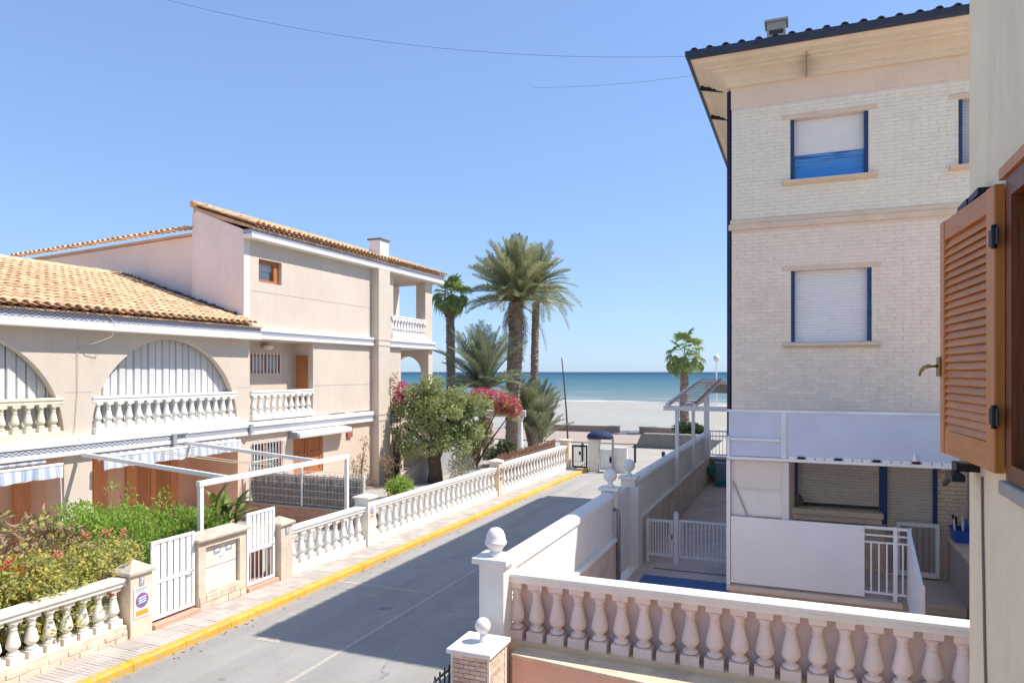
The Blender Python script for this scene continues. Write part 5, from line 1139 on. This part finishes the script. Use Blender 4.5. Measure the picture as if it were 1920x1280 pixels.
for y0, y1 in ((7.5, 12.46), (14.16, 26.0)):
    put('inner_ledge', MB().box(-3.12, -3.03, y0, y1, 1.50, 1.555), wr, sw, bevel=.01)
    put('lower_wall', MB().box(-3.12, -3.085, y0, y1, .597, 1.499), yardwall, sw)
    n = int((y1-y0)/.5)
    for k in range(n):
        for r in range(3):
            a = y0+(y1-y0)*(k+(.5 if r % 2 else 0))/n; c = min(a+(y1-y0)/n, y1)
            if c-a > .08: put('block', MB().box(-3.085, -3.062+R.uniform(-.003, .003), a+.004, c-.004, .6+r*.3, .6+r*.3+.294), yardwall, sw)
for y in (12.56, 14.06):
    put('gate_pier', MB().box(-3.37, -3.08, y-.1, y+.1, 0, 2.36), white, sw, bevel=.008); put('pier_cap', MB().box(-3.41, -3.04, y-.15, y+.15, 2.361, 2.42), white, sw, bevel=.008)
    put('ball_finial', MB().lathe([(.085, 0), (.07, .03), (.04, .06), (.05, .09), (.10, .13), (.125, .19), (.115, .26), (.07, .31), (.02, .33), (.0, .33)], (-3.225, y, 2.421), 16), white, sw, smooth=True)
put('gate_panel', MB().box(-3.26, -3.23, 12.66, 13.96, .62, 2.22), whitemetal, sw)
for k in range(9): put('gate_rib', MB().box(-3.229, -3.205, 12.70+k*.14, 12.79+k*.14, .64, 2.2), whitemetal, sw)
put('inner_pilaster', MB().box(-3.119, -3.02, 13.97, 14.35, .597, 2.2), wr, sw)
tag(put('drainpipe', MB().tube([(-3.02, 12.35, .6), (-3.02, 12.35, 1.95), (-3.04, 12.35, 2.05), (-3.11, 12.35, 2.06)], .035, 8), M('grey_zinc', (.28, .28, .29), .35, .1, metal=.5), smooth=True), 'grey metal drainpipe standing against inside of the white street wall', 'drainpipe')
yg = thing('yard_gate', 'white barred yard gate next to white street wall', 'gate', (-2.75, 14.6, .6))
def barred(t, x0, x1, y, z0, z1, n, fw=.05):
    put('frame', MB().grid('y', y+.02, y-.02, x0, x1, z0, z1, [(x0+fw, x1-fw, z0+fw, z1-fw)]), whitemetal, t)
    for k in range(n):
        x = x0+fw+(x1-x0-2*fw)*(k+.5)/n; put('bar', MB().box(x-.01, x+.01, y-.01, y+.01, z0+fw, z1-fw), whitemetal, t)
barred(yg, -2.98, -2.44, 14.6, .74, 1.48, 8); put('foot', MB().box(-2.98, -2.93, 14.58, 14.62, .597, .739), whitemetal, yg); put('lock', MB().box(-2.47, -2.45, 14.56, 14.578, 1.1, 1.2), blackiron, yg)
yf_ = thing('yard_fence', 'white barred fence joining yard gate and brick house', 'fence', (-1.8, 14.6, .6))
put('post', MB().box(-2.42, -2.33, 14.55, 14.65, .597, 1.62).box(-2.40, -2.35, 14.57, 14.63, 1.621, 1.66), whitemetal, yf_)
barred(yf_, -2.32, -1.20, 14.6, .74, 1.50, 14, .035); put('foot', MB().box(-1.60, -1.57, 14.58, 14.62, .597, .739), whitemetal, yf_)
rwl = thing('rear_yard_wall', 'short dark rear wall of the yard below white railing', 'wall', (-2.1, 25.9, .6))
put('wall', MB().box(-3.1, XL, 26.0, 26.2, 0, 1.42), M('rear_render', (.42, .34, .28), .9, .1, stain=.3), rwl); put('cap', MB().box(-3.1, XL-.05, 25.95, 26.25, 1.421, 1.50), white, rwl)
rr = thing('rear_railing', 'sunlit white railing on rear yard wall under the pergola', 'railing', (-2.1, 26.1, 1.5))
barred(rr, -3.08, XL-.03, 26.1, 1.53, 2.42, 15, .05); put('mid_rail', MB().box(-3.03, XL-.08, 26.08, 26.12, 2.2, 2.24), whitemetal, rr)
cbn = tag(put('metal_cabinet', MB().box(-2.84, -2.40, 25.55, 25.94, .62, 1.34).box(-2.80, -2.44, 25.53, 25.549, .68, 1.28), M('grey_blue_cabinet', (.30, .34, .40), .5), bevel=.01), 'grey blue metal cabinet at the far end of the yard', 'cabinet')
hs = MB(); pts = []
for k in range(90):
    a = k*.42; r_ = .30+.07*math.sin(k*.31); pts.append((-2.72+r_*.6-r_*math.cos(a)+.003*k, 25.0+r_*.8*math.sin(a), .62+.0025*k+.02*math.sin(k*1.3)))
pts += [(-2.4+.02*k, 25.2+.05*k, .72+.1*k) for k in range(5)]
tag(put('garden_hose', hs.tube(pts, .018, 6), teal, smooth=True), 'tangled teal garden hose on the yard floor', 'hose')
tag(put('bucket', MB().lathe([(.11, 0), (.15, .28), (.16, .29), (.14, .29), (.10, .02)], (-2.92, 25.2, .95), 12), teal, smooth=True), 'teal bucket hanging in the far yard corner', 'bucket')
pgl = thing('roofed_pergola', 'white pergola with sloping slatted roof above the street wall', 'pergola', (-2.2, 21.5, 1.55))
for y, zt in ((18.65, 3.50), (21.6, 3.50), (24.45, 3.50)): put('post', MB().box(-3.06, -2.97, y-.045, y+.045, 1.556, zt), whitemetal, pgl)
put('front_beam', MB().box(-3.35, XL-.02, 18.55, 18.67, 3.501, 3.62), whitemetal, pgl)
put('side_beam', MB().box(-3.07, -2.96, 18.68, 24.5, 3.502, 3.60), whitemetal, pgl)
put('rear_post', MB().box(-3.06, -2.95, 24.9, 25.02, 1.556, 4.08).box(-1.4, -1.3, 24.9, 25.02, .6, 4.08), whitemetal, pgl)
put('rear_beam', MB().box(-3.25, XL-.02, 24.88, 25.04, 4.081, 4.20), whitemetal, pgl)
put('rear_board', MB().box(-2.90, XL-.02, 24.93, 24.97, 3.78, 4.078), M('beige_board', (.42, .36, .31), .8), pgl)
for x in (-3.25, -2.55): put('rafter', MB().bar((x, 18.5, 3.64), (x, 25.0, 4.24), .08, .09), whitemetal, pgl)
for k in range(13):
    y = 18.75+k*.48; z = 3.66+(y-18.5)*.0923; put('roof_slat', MB().bar((-3.2, y, z+.06), (-2.5, y, z+.06), .36, .02), rustroof, pgl)
rt = thing('white_ramp', 'white sunlit ramp and terrace seen beyond the roofed pergola', 'ramp', (-2, 34, 0))
put('terrace_floor', MB().box(-3.3, 3, 26.25, 33.0, 0, 1.45), M('pale_ramp_concrete', (.44, .41, .36), .9, .08, 1, .3, 40, stain=.2), rt); put('ramp_slope', MB().prism([(33.01, 0), (33.01, 1.45), (37.0, 2.75), (40, 2.75), (40, 0)], 'x', -4.2, 3), MATS['pale_ramp_concrete'], rt)
# ---------------------------------------------------------------- near balustrade, corner pier, brick pier
np_ = thing('corner_pier', 'tall white corner pier with urn finial at end of near balustrade', 'pier', (-3.2, 7.36, 0))
put('shaft', MB().box(-3.36, -3.06, 7.22, 7.48, 0, 2.36), white, np_, bevel=.01); put('cap', MB().box(-3.42, -3.0, 7.15, 7.55, 2.361, 2.43), white, np_, bevel=.01)
put('finial', MB().lathe([(.09, 0), (.085, .03), (.06, .05), (.075, .07), (.118, .125), (.128, .15), (.118, .165), (.112, .17), (.108, .22), (.085, .275), (.05, .305), (.0, .315)], (-3.21, 7.35, 2.431), 20), white, np_, smooth=True)
nb = balustrade('long near balustrade with shell coloured balusters and sunlit white rail', 'balustrades near the camera', (-3.13, 7.5), (2.19, 7.5), 1.49, 2.125, 22, pinkbal, white, base=1.39, basem=M('ochre_cream_plinth', (.72, .54, .36), .9, .08, 2, .2, 60, stain=.2), railw=.23, railh=.105, w=.19, seg=20, over=.0)
put('backing_panel', MB().box(-3.04, 2.19, 7.60, 7.62, 1.42, 2.12), M('pink_backing_panel', (.82, .665, .62), .8, .06, 2, .1, 40, stain=.15, streak=.12), nb)
bw = thing('boundary_wall', 'salmon boundary wall with dusty coping in front of near balustrade', 'wall', (-1, 7.1, 0))
P4 = [(-2.93, 7.13), (2.4, 6.55), (2.4, 7.388), (-2.93, 7.388)]
put('wall', MB().prism([(P4[0][0], P4[0][1]+.03), (P4[1][0], P4[1][1]+.03), P4[2], P4[3]], 'z', 0, 1.40), salmon, bw)
put('coping', MB().prism(P4, 'z', 1.401, 1.44), M('dusty_cream_coping', (.66, .55, .40), .95, .15, 5, .4, 50, stain=.45), bw, bevel=.006)
put('inner_base', MB().box(-3.05, 2.28, 7.389, 7.60, .5, 1.388), salmon, bw)
bp2 = thing('brick_pier', 'small brick faced pier with white cap and ball at the bottom', 'pier', (-3.12, 6.72, 0))
put('core', MB().box(-3.32, -2.925, 6.50, 6.93, 0, 1.63), mortar, bp2)
put('edge_strip', MB().box(-2.93, -2.905, 6.485, 6.51, 0, 1.63).box(-2.93, -2.905, 6.90, 6.94, 0, 1.63).box(-3.335, -3.31, 6.485, 6.51, 0, 1.63), creamwhite, bp2)
put('cap', MB().box(-3.37, -2.875, 6.445, 6.985, 1.631, 1.68), white, bp2, bevel=.008)
bq = M('small_pier_brick', (.70, .55, .43), .9, .15, 5, .4, 60, obj=.18); bsm = MB().box(-.5, .5, -.012, .01, -.019, .019).mesh('brick', bq)
for r in range(22):
    z = 1.60-r*.046
    for k in range(4):
        a = max(-3.307, -3.31+k*.126-(.06 if r % 2 else 0)); c = min(-2.932, -3.31+(k+1)*.126-(.06 if r % 2 else 0)-.006)
        if c-a > .03:
            o = link('brick', bsm, bp2, ((a+c)/2, 6.497, z)); o.scale = (c-a, 1, 1)
        a = max(6.513, 6.512+k*.126-(.06 if r % 2 else 0)); c = min(6.897, 6.512+(k+1)*.126-(.06 if r % 2 else 0)-.006)
        if c-a > .03:
            o = link('brick', bsm, bp2, (-2.922, (a+c)/2, z)); o.scale = (c-a, 1, 1); o.rotation_euler.z = rad(90)
put('neck', MB().lathe([(.05, 0), (.04, .02), (.032, .05), (.035, .1)], (-3.1, 6.76, 1.681), 14), white, bp2, smooth=True)
bl_ = MB().lathe([(.082*math.sin(math.pi*k/16)+.0001, .082-.082*math.cos(math.pi*k/16)) for k in range(17)], (-3.1, 6.76, 1.765), 24)
put('ball', bl_, white, bp2, smooth=True)
ig = thing('iron_gate', 'dark wrought iron gate with curved top beside the brick pier', 'gate', (-3.32, 6.0, 0))
tp_ = [(-3.33, 6.44-k*.1, 1.47-.0*k+.12*math.sin(k*.35)-.035*k) for k in range(10)]
put('top_rail', MB().tube(tp_, .014, 6), blackiron, ig); put('mid_rail', MB().tube([(x, y, z-.13) for x, y, z in tp_], .011, 6), blackiron, ig)
for x, y, z in tp_: put('bar', MB().tube([(x, y, .1), (x, y, z+.05)], .010, 5), blackiron, ig)
struct('patio_floor', MB().box(-3.3, 8, -4, 7.3, -.02, .30), terracotta)
# ---------------------------------------------------------------- own house wall, window and shutter
oh = thing('rendered_house', 'cream rendered house wall filling the right edge of the photo', 'house', (3, 2, 0))
put('street_wall', MB().grid('x', 1.1, .80, -6, 4.3, 0, 11.5, [(2.2, 3.52, 4.05, 5.31)]), creamwall, oh)
put('end_wall', MB().box(1.1, 8, 4.05, 4.3, 0, 11.5), creamwall, oh)
put('back_wall', MB().box(7.8, 8, -6, 4.04, 0, 11.5), creamwall, oh); put('flat_roof', MB().box(1.1, 7.8, -6, 4.04, 11.3, 11.5), concrete, oh)
wf = put('window_frame', MB().grid('x', .95, .785, 2.2, 3.52, 4.05, 5.31, [(2.28, 3.44, 4.12, 5.22)]), framewood, oh)
put('casement', MB().grid('x', .93, .88, 2.29, 3.43, 4.13, 5.21, [(2.37, 2.82, 4.22, 5.12), (2.90, 3.35, 4.22, 5.12)]), framewood, wf); put('pane', MB().box(.90, .91, 2.3, 3.42, 4.15, 5.2), glass, wf)
put('wood_head', MB().box(.772, .80, 2.1, 3.58, 5.312, 5.36), stilewood, oh)
put('stone_sill', MB().box(.765, .80, 2.1, 3.56, 3.985, 4.045), concrete, oh, bevel=.008)
sh = thing('louvred_shutter', 'open honey coloured wooden louvred shutter with brass lever', 'shutter', (.772, 3.555, 4.07))
WL[sh.name] = (0, 0, 0)
LW, LH = .835, 1.225
put('stile', MB().box(0, .105, -.02, .022, 0, LH), stilewood, sh, bevel=.006); put('stile', MB().box(LW-.075, LW, -.02, .022, 0, LH), stilewood, sh, bevel=.006)
put('rail', MB().box(.105, LW-.075, -.018, .018, LH-.105, LH-.002), shutterwood, sh, bevel=.005); put('rail', MB().box(.105, LW-.075, -.018, .018, .002, .125), shutterwood, sh, bevel=.005)
put('closing_bead', MB().box(LW, LW+.02, -.018, .004, .01, LH-.01), framewood, sh)
slm = MB().add([(.107, .016, 0), (LW-.077, .016, 0), (LW-.077, -.010, .05), (.107, -.010, .05), (.107, .019, .006), (LW-.077, .019, .006), (LW-.077, -.006, .056), (.107, -.006, .056)],
               [(3, 2, 1, 0), (4, 5, 6, 7), (0, 1, 5, 4), (1, 2, 6, 5), (2, 3, 7, 6), (3, 0, 4, 7)]).mesh('slat', shutterwood)
for k in range(25): link('slat', slm, sh, (0, 0, .128+k*.0392))
for z in (.24, 1.0):
    h = put('hinge', MB().tube([(-.012, .026, z-.05), (-.012, .026, z+.05)], .011, 8).box(-.008, .05, .0225, .027, z-.035, z+.035).box(-.06, -.016, .0225, .027, z-.035, z+.035), blackiron, sh)
hd = put('handle_plate', MB().box(LW-.03, LW+.028, .0225, .034, .405, .51), brass, sh, bevel=.004)
put('lever', MB().tube([(LW, .03, .46), (LW+.01, .07, .462), (LW+.05, .085, .455), (LW+.10, .09, .435), (LW+.13, .09, .41)], [.012, .012, .011, .009, .006], 8), brass, hd, smooth=True)
put('latch', MB().tube([(LW+.012, .0, .28), (LW+.012, .0, .36)], .006, 6), blackiron, sh)
sh.rotation_euler.z = math.atan2(.83, -.07)
t = thing('shutter_stay', 'black iron stay on the wall under shutter bottom', 'bracket', (.8, 4.1, 4.02), 'iron shutter stays')
put('plate', MB().box(.70, .80, 4.06, 4.18, 4.01, 4.05), blackiron, t); put('hook', MB().box(.665, .72, 3.96, 4.14, 3.972, 4.005), blackiron, t)
put('catch', MB().bar((.68, 4.07, 3.985), (.665, 4.17, 3.93), .02), blackiron, t)
t = thing('shutter_stay', 'black iron bracket on the wall behind shutter top', 'bracket', (.8, 4.1, 5.3), 'iron shutter stays')
put('plate', MB().box(.735, .80, 4.02, 4.24, 5.22, 5.34), blackiron, t); put('top_arm', MB().box(.74, .80, 3.80, 4.02, 5.31, 5.34), blackiron, t)
tag(put('wall_cable', MB().tube([(.793, 3.99, 4.0), (.793, 3.98, 3.75), (.793, 3.95, 3.4), (.793, 3.94, 3.25), (.793, 3.90, 2.9), (.793, 3.88, 2.5), (.793, 3.86, 1.5)], .006, 5), M('old_cable', (.22, .19, .16), .9)), 'thin dark cable running down cream wall below the shutter', 'cable')
# ---------------------------------------------------------------- wires in the sky
def wire(lab, a, b, sag, r=.006):
    a, b = Vector(a), Vector(b); pts = [a.lerp(b, i/24)-Vector((0, 0, sag*4*(i/24)*(1-i/24))) for i in range(25)]
    tag(put('overhead_wire', MB().tube(pts, r, 5), M('dull_wire', (.16, .18, .24), .7)), lab, 'wire', 'overhead wires')
wire('thin overhead wire crossing the blue sky to roof corner', (-1.86, 12.9, 10.12), (-14.66, 9.13, 12.86), .64, .0035)
wire('faint short overhead wire below the long one near the roof corner', (-1.86, 13.1, 9.85), (-4.92, 13.11, 10.1), .05, .0025)
